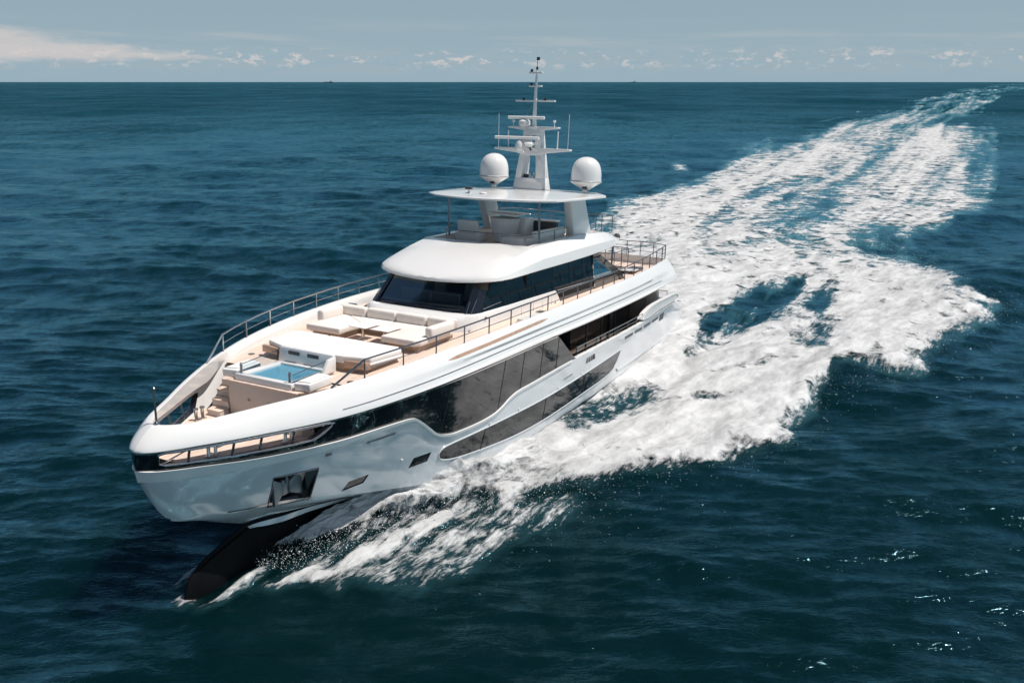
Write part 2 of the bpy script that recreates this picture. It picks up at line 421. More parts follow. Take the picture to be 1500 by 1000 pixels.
SW_ = pchip([1.25, 3.5, 4.0, 4.6, 5.4, 7, 9], [.01, .03, .12, .16, .15, .09, .01])
XBB = [1.16, 1.2, 1.25, 1.3, 1.38, 1.5, 1.7, 2.0, 2.3, 2.7, 3.1] + [x for x in XC if x >= 3.5]
STM = pchip([1.16, 1.2, 1.3, 1.45, 1.97, 2.67, 3.6], [-.8, -.3, .12, .36, .66, .86, 1.1])
for X in XBB:
    if X < 3.6: yt, zt_ = .015, float(STM(X))
    else: yt, zt_ = float(YL(X)), float(ZL(X))
    bw = float(BW(X))
    r = [(X, yt, zt_), (X, yt + (bw - yt) * .12, zt_ - .10), (X, yt + (bw - yt) * .35 + .01, zt_ - .10 - float(SW_(X))), (X, bw, min(0.0, zt_ - .25)), (X, bw * .7, min(-.7, zt_ - .3)), (X, 0, -1.2)]
    rows2.append(r)
hb.grid2([r[1:3] for r in rows2 if r[0][0] >= 3.5], 'hullw'); hb.grid2([r[1:3] for r in rows2 if r[0][0] < 3.56], 'anti_shadow')
hb.grid2([r[:2] for r in rows2], 'anti_shadow')  # aft of the stem this black row is painted shadow above the white stripe
hb.grid2([r[2:] for r in rows2], 'anti_shadow')
for p in (PORT1, PORT2, ANCH, FAIR): cut_side(hb.bm, p)
# transom
tr = []
for X in [31.9, 32.4, 32.9, 33.4, 33.8, 34.1, 34.35, 34.5]:
    zt = float(ZT(X)); y = float(S(X, zt)); tr.append([(X + .0, y * t, zt) for t in lin(-1, 1, 9)])
tr.append([(34.45, 3.3 * t, 1.2) for t in lin(-1, 1, 9)]); tr.append([(34.4, 3.0 * t, -.6) for t in lin(-1, 1, 9)])
hb.grid(tr, 'hullw')
# inner skin of the side walkway bulwark
rows = []
for X in [x for x in XC if 17.2 < x <= 31.9]:
    zt = float(ZT(X)); y = float(S(X, zt)); rows.append([(X, y, zt), (X, y - .03, zt + .02), (X, y - .14, zt + .02), (X, y - .16, zt - .02), (X, y - .18, 2.75)])
hb.grid2(rows, 'white')
hull = hb.build('hull', yacht)

# recesses of the cut openings
def recess(poly, depth, m_side, m_back, sides=(1, -1), back=True):
    b = MB(); ep = edge_pts(poly)
    for sg in sides:
        r0 = [(x, sg * float(S(x, z)), z) for x, z in ep] ; r0.append(r0[0])
        r1 = [(x, y - sg * depth, z) for x, y, z in r0]
        b.grid([r0, r1], m_side)
        if back: b.poly(r1[:-1], m_back)
    return b
for nm, p in (('porthole', PORT1), ('porthole', PORT2)):
    for sg in (1, -1):
        b = recess(p, .03, 'blackpaint', 'winglass', (sg,)); b.build(nm, yacht)
for sg in (1, -1):
    b = recess(ANCH, .42, 'steel', 'darksteel_refl', (sg,))
    rim = [(x, sg * (float(S(x, z)) + .008), z) for x, z in edge_pts(ANCH)]
    b.tube(rim, .022, 'darksteel_refl', 6, closed=True)
    pk = b.build('anchor_pocket', yacht)
    b = MB(); yb = sg * (float(S(3.75, 2.5)) - .24)
    b.hull8([(3.25, yb, 2.0), (3.6, yb, 2.3), (3.62, yb - sg * .12, 2.32), (3.25, yb - sg * .12, 2.05), (3.2, yb, 2.85), (3.62, yb, 2.62), (3.64, yb - sg * .12, 2.6), (3.2, yb - sg * .12, 2.82)], 'anchor', .03)
    b.hull8([(4.25, yb + sg * .12, 2.1), (3.78, yb + sg * .05, 2.3), (3.78, yb - sg * .1, 2.3), (4.25, yb, 2.1), (4.2, yb + sg * .12, 2.9), (3.78, yb + sg * .05, 2.62), (3.78, yb - sg * .1, 2.62), (4.2, yb, 2.9)], 'anchor', .03)
    b.box(3.55, 3.85, min(yb, yb - sg * .14), max(yb, yb - sg * .14), 2.25, 2.7, 'anchor', .03)
    b.tube([(3.7, yb + sg * .03, 2.6), (3.7, yb + sg * .02, 2.95)], .04, 'anchor')
    b.build('anchor', pk)
    b = MB()   # polished guard plate under the pocket
    pts = [(2.75, 1.98), (3.25, 1.95), (4.38, 1.93), (4.5, 1.86), (3.4, 1.86), (2.5, 1.95)]
    b.grid([[(x, sg * (float(S(x, z)) + .012), z) for x, z in ((2.3, 2.09), (2.8, 2.08), (3.3, 2.10), (3.9, 2.06), (4.4, 1.99))],
            [(x, sg * (float(S(x, z)) + .012), z) for x, z in ((2.3, 2.04), (2.8, 2.02), (3.3, 2.005), (3.9, 1.95), (4.4, 1.88))]], 'steel')
    b.build('guard_plate', pk)
for sg in (1, -1):
    b = recess(FAIR, .2, 'steel', 'darkgrey', (sg,))
    for x in (18.8, 19.05, 19.25): b.tube([(x, sg * (float(S(x, 3.2)) - .05), 3.14), (x, sg * (float(S(x, 3.4)) - .05), 3.38)], .03, 'steel')
    b.build('fairlead', yacht)
for sg in (1, -1):
    # long lower hull window
    b = MB(); r = []
    for X in [8.72, 8.76, 8.8, 8.9, 9.05, 9.3, 9.6] + list(np.arange(10, 22.3, .5)) + [22.4, 22.6, 22.8]:
        zt = float(LOWWIN_T(X)); zb = float(LOWWIN_B(X))
        r.append([(X, sg * (float(S(X, z)) + .012), z) for z in lin(zt, zb, 5)])
    b.grid(r, 'winglass')
    hw = b.build('hull_window', yacht)
    b = MB(); ring = [q[0] for q in r] + [q[-1] for q in r[::-1]]
    b.tube([(x, y + sg * .004, z) for x, y, z in ring], .022, 'hullw', 6, closed=True); b.build('frame', hw)
    b = MB()
    for X in (11.0, 15.0, 18.6): b.tube([(X, sg * (float(S(X, float(LOWWIN_T(X)))) + .016), float(LOWWIN_T(X))), (X - .1, sg * (float(S(X, float(LOWWIN_B(X)))) + .016), float(LOWWIN_B(X)))], .008, 'blackpaint', 5)
    b.build('mullion', hw)
    # slot vents, fender eyes, aft slots
    b = MB()
    for (x0, z0, x1, z1, h) in ((5.58, 3.47, 6.56, 3.53, .03), (16.4, 2.98, 17.2, 3.02, .015), (4.32, 3.40, 4.5, 3.41, .05)):
        b.grid([[(x, sg * (float(S(x, z + h)) + .012), z + h) for x, z in ((x0, z0), ((x0 + x1) / 2, (z0 + z1) / 2), (x1, z1))], [(x, sg * (float(S(x, z - h)) + .012), z - h) for x, z in ((x0, z0), ((x0 + x1) / 2, (z0 + z1) / 2), (x1, z1))]], 'darksteel_refl')
    b.build('vent', yacht)
    b = MB()
    for x0 in (23.2, 24.6, 26.0, 27.4):
        zz = 3.32
        b.grid([[(x, sg * (float(S(x, zz)) + .012), zz + .06) for x in lin(x0, x0 + 1.15, 4)], [(x, sg * (float(S(x, zz)) + .012), zz - .06) for x in lin(x0, x0 + 1.1, 4)]], 'darkgrey')
    b.grid([[(x, sg * (float(S(x, 3.2)) + .014), 3.42) for x in (28.9, 29.7)], [(x, sg * (float(S(x, 3.1)) + .014), 3.08) for x in (28.8, 29.6)]], 'darkgrey')
    b.build('scupper', yacht)
    b = MB()
    for X in (7.15, 11.2, 13.0, 16.0, 18.2):
        zz = float(LOWWIN_T(max(X, 8.8))) + .1 if X > 8 else 2.45
        b.lathe((X, sg * (float(S(X, zz)) + .02), zz), [(.0, -.035), (.03, -.02), (.035, 0), (.03, .02), (0, .035)], 'white', 8)
    b.build('fender_eye', yacht)
    # rubbing strake aft
    b = MB(); b.tube([(x, sg * (float(S(x, z)) + .0), z) for x, z in zip(lin(22.5, 34.3, 16), lin(1.95, 1.98, 16))], .07, 'hullw', 8); b.build('rubbing_strake', yacht)

# raised white trim along the sheer of the topsides
for sg in (1, -1):
    b = MB(); r = []
    TH = pchip([0, 3.5, 5.5, 6.8, 7.5, 12, 17.3], [.30, .24, .12, .09, .07, .07, .05])
    for X in [x for x in XC if x <= 17.3]:
        zt = float(ZT(X)); th = float(TH(X)); o = .05
        ys = [(float(S(X, z)) if X > 0 else 0) for z in (zt + .02, zt + .015, zt - th, zt - th)]
        if X == 0: pr = [(0, 0, zt + .02), (-o, 0, zt + .01), (-o, 0, zt - th), (0, 0, zt - th - .01)]
        else: pr = [(X - (o if X < .1 else 0) * 0, ys[0], zt + .02), (X - o * math.exp(-X * 4), ys[1] + o * (1 - math.exp(-X * 40)), zt + .01), (X - o * math.exp(-X * 4), ys[2] + o * (1 - math.exp(-X * 40)), zt - th), (X, ys[3], zt - th - .012)]
        r.append([(p[0] + max(0, float(XS(max(p[2], 1.2))) - .03) * math.exp(-X * 5) + (.03 if X < .5 else 0) * math.exp(-X * 5), sg * p[1], p[2]) for p in pr])
    b.grid(r, 'white'); b.build('sheer_trim', yacht)

# black band with the mooring opening, continuing as the long salon window
OPEN = [(.32, 4.08), (.30, 4.33), (.42, 4.37), (1.2, 4.385), (2.0, 4.40), (3.0, 4.425), (4.15, 4.45), (4.32, 4.42), (4.25, 4.33), (3.98, 4.09), (3.8, 4.01), (2.9, 3.98), (1.9, 3.98), (.45, 4.02)]
def convex(poly):   # monotone hull of the opening
    P = sorted(poly); lo = []; up = []
    cr = lambda o, a, b_: (a[0] - o[0]) * (b_[1] - o[1]) - (a[1] - o[1]) * (b_[0] - o[0])
    for p in P:
        while len(lo) > 1 and cr(lo[-2], lo[-1], p) <= 0: lo.pop()
        lo.append(p)
    for p in P[::-1]:
        while len(up) > 1 and cr(up[-2], up[-1], p) <= 0: up.pop()
        up.append(p)
    return lo[:-1] + up[:-1]
OPEN = convex(OPEN)
for sg in (1, -1):
    b = MB(); r = []
    XG = [x for x in XC if x < 15.5] + list(np.arange(15.5, 17.31, .15))
    for X in XG:
        zt = float(Z1(X)); zb = float(ZT(X)) + .012
        if X > 15.46: zt = 4.96 + (X - 15.46) / (17.3 - 15.46) * (3.66 - 4.96)
        zt = max(zt, zb + .005)
        r.append([(X, (0 if X == 0 else sg * (float(S(X, z)) - .012)), z) for z in lin(zt, zb, 9)])
    b.grid(r, 'black'); cut_side(b.bm, OPEN, (sg,), margin=.3)
    sw = b.build('side_window', yacht)
    b = MB(); rim = [(x, sg * (float(S(x, z)) + .006), z) for x, z in edge_pts(OPEN, .12)]
    b.tube(rim, .028, 'steel', 6, closed=True)
    inner = [(x, y - sg * .22, z) for x, y, z in rim]; b.grid([rim + rim[:1], inner + inner[:1]], 'blackpaint')
    b.build('mooring_opening_frame', sw)
    b = MB()
    for X in (.95, 1.9, 2.55, 3.35): b.tube([(X, sg * (float(S(X, 4.0)) - .1), 3.98), (X, sg * (float(S(X, 4.4)) - .1), 4.44)], .035, 'darksteel_refl')
    b.tube([(.38, sg * (float(S(.4, 4.05)) - .08), 4.04), (.9, sg * (float(S(.9, 4.3)) - .08), 4.36)], .02, 'steel')
    b.build('stanchion', sw)
    b = MB()
    for X in (4.95, 6.7, 8.6, 11.6, 12.9, 14.3, 15.6):
        zt = min(float(Z1(X)), 4.96 if X < 15.46 else 4.87) - .01; zb = float(ZT(X)) + .02
        b.tube([(X, sg * (float(S(X, z)) - .006), z) for z in lin(zt, zb, 5)], .009, 'darkgrey', 5)
    b.build('mullion', sw)

# white bulwark band, cap and soffit
for sg in (1, -1):
    b = MB(); r = []
    XU = [x for x in XC if x < 32.0]
    for X in XU:
        # outer lower edge (X, y1, z1), cap outer edge
        t = min(X / 1.2, 1.0); xc = .55 + (X - .55) if X > 1.2 else .55 + (1.2 - .55) * t ** .9
        y1 = float(Y1(X)) if X > 0 else 0.0; z1 = float(Z1(X)); y0 = float(Y0(xc)) if X > 0 else 0.0; z0 = float(Z0(xc))
        row = []
        for q in (0, .06, .14, .22, .30, .39, .52, .58, .68, .8, .9, 1.0):
            qq = q
            bul = .085 * math.sin(math.pi * q)
            yy = y1 + (y0 - y1) * (q ** 1.30); zz = z1 + (z0 - z1) * (1 - (1 - q) ** 1.12)
            xx = X + (xc - X) * (q ** 1.3)
            ins = .11 * min(max((X - 5.5) / 6, 0), 1) * min(max((31.5 - X) / 5, 0), 1) * min(max((.52 - q) / .13, 0), 1); yy -= ins
            if q < .01: yy += ins * .5
            row.append((xx, sg * yy, zz))
        # cap and inner edge
        ci = max(y0 - .12, 0.0)
        row += [(xc + (.02 if X < 1 else 0), sg * max(y0 - .02, 0), z0 + .012), (xc + (.1 if X < 1 else 0), sg * max(y0 - .10, 0), z0 + .012), (xc + (.12 if X < 1 else 0), sg * ci, z0 - .02)]
        r.append(row)
    b.grid(r, 'white')
    # lower return and soffit over the side deck
    r2 = []
    for X in XU:
        y1 = float(Y1(X)) if X > 0 else 0; z1 = float(Z1(X))
        r2.append([(X, sg * y1, z1), (X, sg * max(y1 - .03, 0), z1 - .03), (X, sg * max(y1 - .06, 0), z1 - .02)] + ([(X, sg * 2.9, z1 + .0)] if X > 15.3 else [(X, sg * max(y1 - .06, 0), z1 + .03)]))
    b.grid(r2, 'white')
    bw = b.build('bulwark', yacht)
    b = MB()   # fine polished steel strip along the lower edge
    b.grid([[(X, sg * (float(S(X, float(Z1(X)) - .04)) + .004), float(Z1(X)) - .03) for X in XU if X <= 15.4], [(X, sg * (float(S(X, float(Z1(X)) - .09)) + .004), float(Z1(X)) - .075) for X in XU if X <= 15.4]], 'steel')
    b.build('chrome_strip', bw)
    def onb(X, q):
        y1 = float(Y1(X)); z1 = float(Z1(X)); y0 = float(Y0(X)); z0 = float(Z0(X))
        return (X, sg * (y1 + (y0 - y1) * q ** 1.30 + .006), z1 + (z0 - z1) * (1 - (1 - q) ** 1.12) + .006)
    b = MB()   # teak-lined slot let into the band
    r = []
    for X in lin(8.7, 15.0, 24):
        wq = .05 * math.sin(math.pi * min(1, max(0, (X - 8.7) / .5)) / 2) * math.sin(math.pi * min(1, max(0, (15.0 - X) / .7)) / 2) + .004
        cq = .66 + .012 * (X - 8.7); r.append([onb(X, cq - wq), onb(X, cq + wq)])
    b.grid(r, 'teakw'); b.build('teak_slot', bw)
    b = MB()
    b.tube([(p[0], p[1] - sg * .11 * min(max((p[0] - 5.5) / 6, 0), 1) * min(max((31.5 - p[0]) / 5, 0), 1), p[2]) for p in [onb(X, .24) for X in lin(4.6, 29, 60)]], .014, 'darksteel_refl', 5)
    b.build('drip_rail', bw)
    # inner skin of bulwark down to the decks
    b = MB(); r = []
    for X in [x for x in XC if .95 <= x < 32]:
        y0 = float(Y0(X)); z0 = float(Z0(X)); zd = 3.9 if X < 5.7 else float(DZ(X)) - .05
        yi = max(y0 - .12, .02)
        ptsA = [(X, yi, z0 - .02), (X, yi + .02, 4.72), (X, max(float(S(X, 4.45)) - .2, yi * .6), 4.5), (X, max(float(S(X, 4.0)) - .2, .02), 3.97), (X, max(float(S(X, 3.9)) - .22, .02), 3.85)]
        zq = float(DZ(X)) - .05
        ptsB = [(X, yi, z0 - .02), (X, yi - .03, z0 - .06), (X, yi - .08, z0 - .12), (X, yi - .12, (z0 + zq) / 2), (X, yi - .15, zq - .12)]
        tb_ = min(max((X - 4.45) / 1.7, 0), 1); tb_ = tb_ * tb_ * (3 - 2 * tb_)
        pts = [tuple(np.array(p_a) * (1 - tb_) + np.array(p_b) * tb_) for p_a, p_b in zip(ptsA, ptsB)]
        r.append([(p[0], sg * p[1], p[2]) for p in pts])
    b.grid(r, 'white')
    OPI = [(x, z) for x, z in OPEN]
    cut_side(b.bm, OPI, (sg,), margin=.3)
    b.build('bulwark_lining', yacht)

# decks
b = MB(); r = []
for X in [5.6] + list(np.arange(6, 32.01, .5)):
    y = float(Y0(X)) - .20 if X < 31.9 else float(Y0(X)) - .2
    r.append([(X, y * t, float(DZ(X))) for t in lin(-1, 1, 11)])
b.grid(r, 'teak'); b.build('upper_deck', yacht)
b = MB(); r = []
for X in [.9, 1.3, 1.8, 2.4, 3, 3.6, 4.4]:
    y = max(float(S(X, 3.9)) - .15, .05); r.append([(X, y * t, 3.92) for t in lin(-1, 1, 7)])
b.grid(r, 'teak'); b.build('mooring_deck', yacht)
b = MB(); b.grid([[(X, (float(S(X, 2.8)) - .15) * t, 2.78) for t in lin(-1, 1, 5)] for X in lin(15.5, 32.1, 18)], 'teak'); b.build('main_deck', yacht)
# deck edge fascia at the aft end of the upper deck
b = MB()
b.grid([[(32.0 + .25 * (1 - (t) ** 2), float(Y0(31.9)) * t, z) for t in lin(-1, 1, 13)] for z in (5.9, 5.45, 4.9)], 'white')
b.grid([[(32.0 + .25 * (1 - (t) ** 2), float(Y0(31.9)) * t, 5.46) for t in lin(-1, 1, 13)], [(31.8, (float(Y0(31.9)) - .2) * t, 5.46) for t in lin(-1, 1, 13)]], 'teak')
b.grid([[(32.0 + .25 * (1 - (t) ** 2), float(Y0(31.9)) * t, 4.9) for t in lin(-1, 1, 13)], [(30, 3 * t, 4.9) for t in lin(-1, 1, 13)]], 'white')
b.build('upper_deck_fascia', yacht)

# mooring deck front bulkhead and stairs
b = MB()
b.grid([[(4.38, y, 5.0), (4.42, y, 3.92)] for y in lin(-1.28, 1.32, 5)], 'beige')
b.grid([[(4.38, -1.28, 5.0), (4.42, -1.28, 3.92)], [(5.6, -1.28, 5.02), (5.6, -1.28, 3.92)]], 'beige')
b.grid([[(4.38, 1.32, 5.0), (4.42, 1.32, 3.92)], [(5.6, 1.80, 5.02), (5.6, 1.80, 3.92)]], 'beige')
for (x, y) in ((4.37, -.5), (4.37, .25), (4.37, 1.0)): b.lathe((x, y, 4.5), [(0, -.04), (.03, -.03), (.04, 0), (.03, .03), (0, .04)], 'steel', 8)
b.prism([(4.32, -1.32), (4.32, 1.36), (5.6, 1.9), (5.6, -1.32)], 4.985, 5.03, 'teak', .01)
b.build('front_bulkhead', yacht)
for sg in (1, -1):
    for k in range(5):
        z = 4.95 - .21 * k; x = 5.35 - .33 * k
        yo = max(float(Y0(x)) - .28, 1.5)
        b = MB(); b.hull8([(x, sg * 1.3, z - .2), (x + .36, sg * 1.3, z - .2), (x + .36, sg * yo, z - .2), (x, sg * (yo - .12), z - .2), (x, sg * 1.3, z - .03), (x + .36, sg * 1.3, z - .03), (x + .36, sg * yo, z - .03), (x, sg * (yo - .12), z - .03)], 'beige')
        b.hull8([(x - .02, sg * 1.3, z - .03), (x + .36, sg * 1.3, z - .03), (x + .36, sg * yo, z - .03), (x - .02, sg * (yo - .12), z - .03), (x - .02, sg * 1.3, z), (x + .36, sg * 1.3, z), (x + .36, sg * yo, z), (x - .02, sg * (yo - .12), z)], 'teak', .005)
        b.build('stair_tread', yacht)
# mooring gear
for sg in (1, -1):
    b = MB()
    b.lathe((3.0, sg * .45, 3.92), [(.16, 0), (.16, .06), (.09, .1), (.08, .2), (.13, .26), (.13, .32), (.05, .36)], 'steel', 16)
    b.box(2.75, 3.35, sg * .45 - .12, sg * .45 + .12, 3.925, 4.03, 'darksteel_refl', .02)
    b.tube([(2.8, sg * .45, 4.05), (2.1, sg * .5, 3.98)], .035, 'anchor')
    b.build('windlass', yacht)
    for X in (1.75, 3.6):
        b = MB(); y = sg * (float(S(X, 3.95)) - .55)
        for dx in (-.12, .12): b.lathe((X + dx, y, 3.92), [(.07, 0), (.05, .03), (.05, .3), (.075, .33), (.07, .37), (.02, .38)], 'steel', 12)
        b.box(X - .22, X + .22, y - .07, y + .07, 3.921, 3.95, 'steel', .01)
        b.build('bollard', yacht)
b = MB(); b.box(2.1, 2.6, -.3, .3, 3.925, 4.02, 'darkgrey', .03); b.tube([(2.2, -.2, 4.05), (2.35, .05, 4.08), (2.5, .22, 4.05)], .03, 'anchor'); b.build('chain_hatch', yacht)
b = MB(); b.tube([(.72, 0, 4.9), (.70, 0, 5.85)], .028, 'darksteel_refl'); b.lathe((.70, 0, 5.85), [(.045, 0), (.05, .03), (.02, .06)], 'darksteel_refl', 10)
b.lathe((.72, 0, 4.935), [(.09, 0), (.08, .03), (.03, .06)], 'steel', 12); b.build('jackstaff', yacht)

# hot tub
tb = MB()
x0, x1, hw = 4.45, 6.32, 1.08
out = [(x0, -hw), (x0, hw), (x1, hw), (x1, -hw)]; inn = [(x0 + .22, -hw + .26), (x0 + .22, hw - .26), (x1 - .2, hw - .26), (x1 - .2, -hw + .26)]
tb.box(x0, x0 + .22, -hw, hw, 5.0, 5.22, 'white', .03); tb.box(x1 - .2, x1, -hw, hw, 5.0, 5.22, 'white', .03)
tb.box(x0 + .2, x1 - .18, -hw, -hw + .26, 5.0, 5.215, 'white', .03); tb.box(x0 + .2, x1 - .18, hw - .26, hw, 5.0, 5.215, 'white', .03)
tb.box(x0 + .2, x1 - .18, -hw + .2, hw - .2, 4.75, 5.03, 'white')
tub = tb.build('hot_tub', yacht)
b = MB(); b.grid([[(x, y, 5.15) for y in lin(-hw + .25, hw - .25, 5)] for x in lin(x0 + .21, x1 - .19, 5)], 'poolw'); b.build('water', tub)
b = MB(); b.hull8([(x1 - .04, -hw, 5.2), (x1 + .12, -hw, 5.2), (x1 + .12, hw, 5.2), (x1 - .04, hw, 5.2), (x1 + .02, -hw + .04, 5.66), (x1 + .14, -hw + .04, 5.66), (x1 + .14, hw - .04, 5.66), (x1 + .02, hw - .04, 5.66)], 'white', .03)
b.hull8([(5.72, hw - .02, 5.2), (x1, hw - .02, 5.2), (x1, hw + .1, 5.2), (5.72, hw + .1, 5.2), (6.0, hw - .02, 5.6), (x1, hw - .02, 5.64), (x1, hw + .1, 5.64), (6.0, hw + .1, 5.6)], 'white', .02)
b.build('backrest', tub)
for y in (-.45, .3):
    b = MB(); b.box(x1 - .03, x1 + .0, y - .22, y + .22, 5.46, 5.58, 'darkgrey', .015); b.build('headrest', tub)
for sg in (-1, 1):
    b = MB(); b.tube([(x0 + .12, sg * (hw - .16), 5.2), (x0 + .12, sg * (hw - .16), 5.52)], .035, 'darksteel_refl'); b.tube([(x0 + .12, sg * (hw - .16), 5.5), (x0 + .12, sg * (hw - .16), 5.53)], .045, 'steel'); b.build('grab_post', tub)
    b = MB(); b.grid([[(x0 + .12, sg * (hw - .06), z), (x1 - .1, sg * (hw - .06), z + (.0 if z < 5.3 else .12))] for z in (5.22, 5.44)], 'clear')
    b.tube([(x0 + .15, sg * (hw - .06), 5.45), (x1 - .1, sg * (hw - .06), 5.56)], .012, 'darksteel_refl', 6); b.tube([(x1 - .1, sg * (hw - .06), 5.22), (x1 - .1, sg * (hw - .06), 5.58)], .02, 'blackpaint', 6)
    b.build('side_screen', tub)
for sg in (-1, 1):
    t = thing('bench_box', 'white box seat beside the hot tub, ' + ('on the port side below the slanted rail brace' if sg > 0 else 'next to the top of the deck stairs'), 'seat', (5.0, sg * 1.4, 5.03), 'box seats beside the hot tub')
    b = MB(); yy = sorted((sg * 1.14, sg * 1.62))
    b.hull8([(4.5, yy[0], 5.035), (5.6, yy[0], 5.045), (5.6, yy[1], 5.045), (4.62, yy[1], 5.035), (4.48, yy[0], 5.27), (5.6, yy[0], 5.3), (5.6, yy[1], 5.3), (4.6, yy[1], 5.27)], 'whitem', .035, 3)
    b.build('body', t, (5.0, sg * 1.4, 5.03))
    b = MB(); b.hull8([(4.6, yy[0] + .05, 5.27), (5.5, yy[0] + .05, 5.3), (5.5, yy[1] - .05, 5.3), (4.7, yy[1] - .05, 5.27), (4.6, yy[0] + .05, 5.31), (5.5, yy[0] + .05, 5.34), (5.5, yy[1] - .05, 5.34), (4.7, yy[1] - .05, 5.31)], 'cushion2', .015); b.build('cushion', t, (5.0, sg * 1.4, 5.03))
# deck plates
for (X, Y) in ((5.9, 2.05), (5.55, -1.75), (7.0, 2.75), (6.6, -2.5)):
    b = MB(); z = float(DZ(X)); b.lathe((X, Y, z), [(.11, 0), (.11, .012), (.09, .016)], 'darksteel_refl', 16); b.build('deck_plate', yacht)

# sunpad
SPB = (7.5, 0, float(DZ(7.5)))
t = thing('sunpad', 'wide white padded sunbed behind the hot tub on the teak foredeck', 'sunbed', SPB)
pl = [(6.55, -1.25), (6.55, 1.25), (6.75, 2.15), (8.15, 2.3), (8.4, 2.05), (8.4, -2.05), (8.15, -2.3), (6.85, -2.0)]
b = MB(); b.prism([(x * .96 + .32, y * .9) for x, y in pl], 5.12, 5.42, 'wicker', .02); b.build('plinth', t, SPB)
b = MB(); b.prism([(x, y * .99) for x, y in pl], 5.40, 5.47, 'whitem', .02); b.build('frame', t, SPB)
for (ya, yb_) in ((-2.25, -.79), (-.75, .75), (.79, 2.25)):
    b = MB(); q = []
    def yc(y): return max(ya, min(yb_, y))
    if ya < -1: q = [(6.55, -1.2), (6.5, yb_), (8.42, yb_), (8.42, -2.0), (8.2, -2.25), (6.85, -1.98)]
    elif yb_ > 1: q = [(6.5, ya), (6.55, 1.2), (6.8, 2.1), (8.2, 2.25), (8.42, 2.0), (8.42, ya)]
    else: q = [(6.5, ya), (6.5, yb_), (8.42, yb_), (8.42, ya)]
    b.prism(q, 5.465, 5.64, 'cushion2', .05, 3); b.build('cushion', t, SPB)
for sg in (-1, 1):
    b = MB(); b.prism([(6.52, sg * 1.3), (6.62, sg * 2.05), (6.78, sg * 2.12), (6.74, sg * 1.35)], 5.28, 5.50, 'teakw', .02); b.build('side_shelf', t, SPB)

# U sofa
SB = (10.2, 0, float(DZ(10)))
t = thing('lounge_sofa', 'large cream U-shaped sofa in front of the wheelhouse windows', 'sofa', SB)
b = MB()
b.prism([(9.2, -2.15), (9.2, -1.0), (10.35, -1.0), (10.35, 1.0), (9.2, 1.0), (9.2, 2.2), (11.35, 2.2), (11.35, -2.15)], 5.28, 5.52, 'wicker', .02); b.build('base', t, SB)
for q in ([(9.0, -2.3), (9.0, -.85), (10.2, -.85), (11.2, -2.3)], [(11.2, -2.28), (10.2, -.84), (10.2, -.02), (11.2, -.02)], [(10.2, 0), (10.2, .88), (11.2, 2.3), (11.2, 0)], [(9.0, .85), (9.0, 2.15), (9.2, 2.32), (11.2, 2.32), (10.2, .88)]):
    b = MB(); b.prism(q, 5.52, 5.74, 'cushion', .05, 3); b.build('seat_cushion', t, SB)
for q in ([(9.75, -2.42), (9.75, -2.15), (10.9, -2.15), (10.9, -2.42)], [(10.95, -2.42), (10.95, -1.25), (11.2, -1.25), (11.35, -2.42)], [(10.98, -1.22), (10.98, .02), (11.28, .02), (11.28, -1.22)], [(10.98, .05), (10.98, 1.3), (11.28, 1.3), (11.28, .05)], [(10.98, 1.34), (10.98, 2.14), (11.35, 2.42), (11.3, 1.34)], [(9.6, 2.17), (9.6, 2.46), (11.0, 2.5), (11.0, 2.2)]):
    b = MB(); b.prism(q, 5.70, 6.08, 'cushion', .08, 3); b.build('back_cushion', t, SB)
for y, g_ in ((-.35, 'nearer the starboard arm'), (.55, 'nearer the port arm')):
    t = thing('coffee_table', 'small cream pedestal table inside the U-shaped sofa, ' + g_, 'table', (9.65, y, 5.3), 'pedestal tables inside the sofa')
    b = MB(); b.prism([(9.3, y - .36), (9.3, y + .36), (10.05, y + .36), (10.05, y - .36)], 5.78, 5.81, 'cushion2', .01, 2); b.build('table_top', t, (9.65, y, 5.3))
    b = MB(); b.lathe((9.65, y, 5.31), [(.2, 0), (.2, .03), (.06, .08), (.06, .42), (.16, .47)], 'steel', 16); b.build('pedestal', t, (9.65, y, 5.3))
# side lockers on the walkways
for sg, g_ in ((-1, 'on the far starboard walkway'), (1, 'on the near port walkway')):
    X0_ = 10.6 if sg < 0 else 14.6
    y = float(Y0(X0_)) - .75
    t = thing('life_raft_box', 'low white locker box ' + g_ + ' beside the wheelhouse', 'locker', (X0_, sg * y, 5.4), 'white locker boxes on the walkways')
    b = MB(); ys = sorted((sg * (y - .22), sg * (y + .22))); hh = .42 if sg < 0 else .22
    b.box(X0_, X0_ + 1.5, ys[0], ys[1], 5.36, 5.38 + hh, 'white', .06, 3); b.build('body', t, (X0_, sg * y, 5.4))
    b = MB(); b.box(X0_ + 1.5, X0_ + 1.9, ys[0] + .04, ys[1] - .04, 5.37, 5.4 + hh, 'steel', .03); b.build('side_cover', t, (X0_, sg * y, 5.4))

# ------------------------------------------------------------------ wheelhouse
CB = smooth_pts([(11.75, 0), (11.8, .9), (11.95, 1.7), (12.3, 2.25), (12.9, 2.42), (14, 2.47), (16, 2.52), (18.9, 2.6)], 5)
CT = smooth_pts([(12.42, 0), (12.44, .8), (12.5, 1.5), (12.62, 2.16), (12.95, 2.3), (14, 2.38), (16, 2.46), (18.9, 2.56)], 5)
b = MB(); r = []
for (xb, yb_), (xt, yt) in zip(CB, CT):
    r.append([(xb, yb_, 5.36), (xb + (xt - xb) * .15, yb_ + (yt - yb_) * .15, 5.75), (xb + (xt - xb) * .5, yb_ + (yt - yb_) * .5, 5.93), (xt, yt, 5.985), (xt + .1, yt - .08, 5.97)])
b.grid2(r, 'white')
for sg in (1, -1): b.grid([[(18.9, sg * 2.6, 5.36), (18.9, sg * 2.58, 5.96)], [(19.4, sg * 2.62, 5.36), (19.0, sg * 2.58, 5.9)]], 'white')
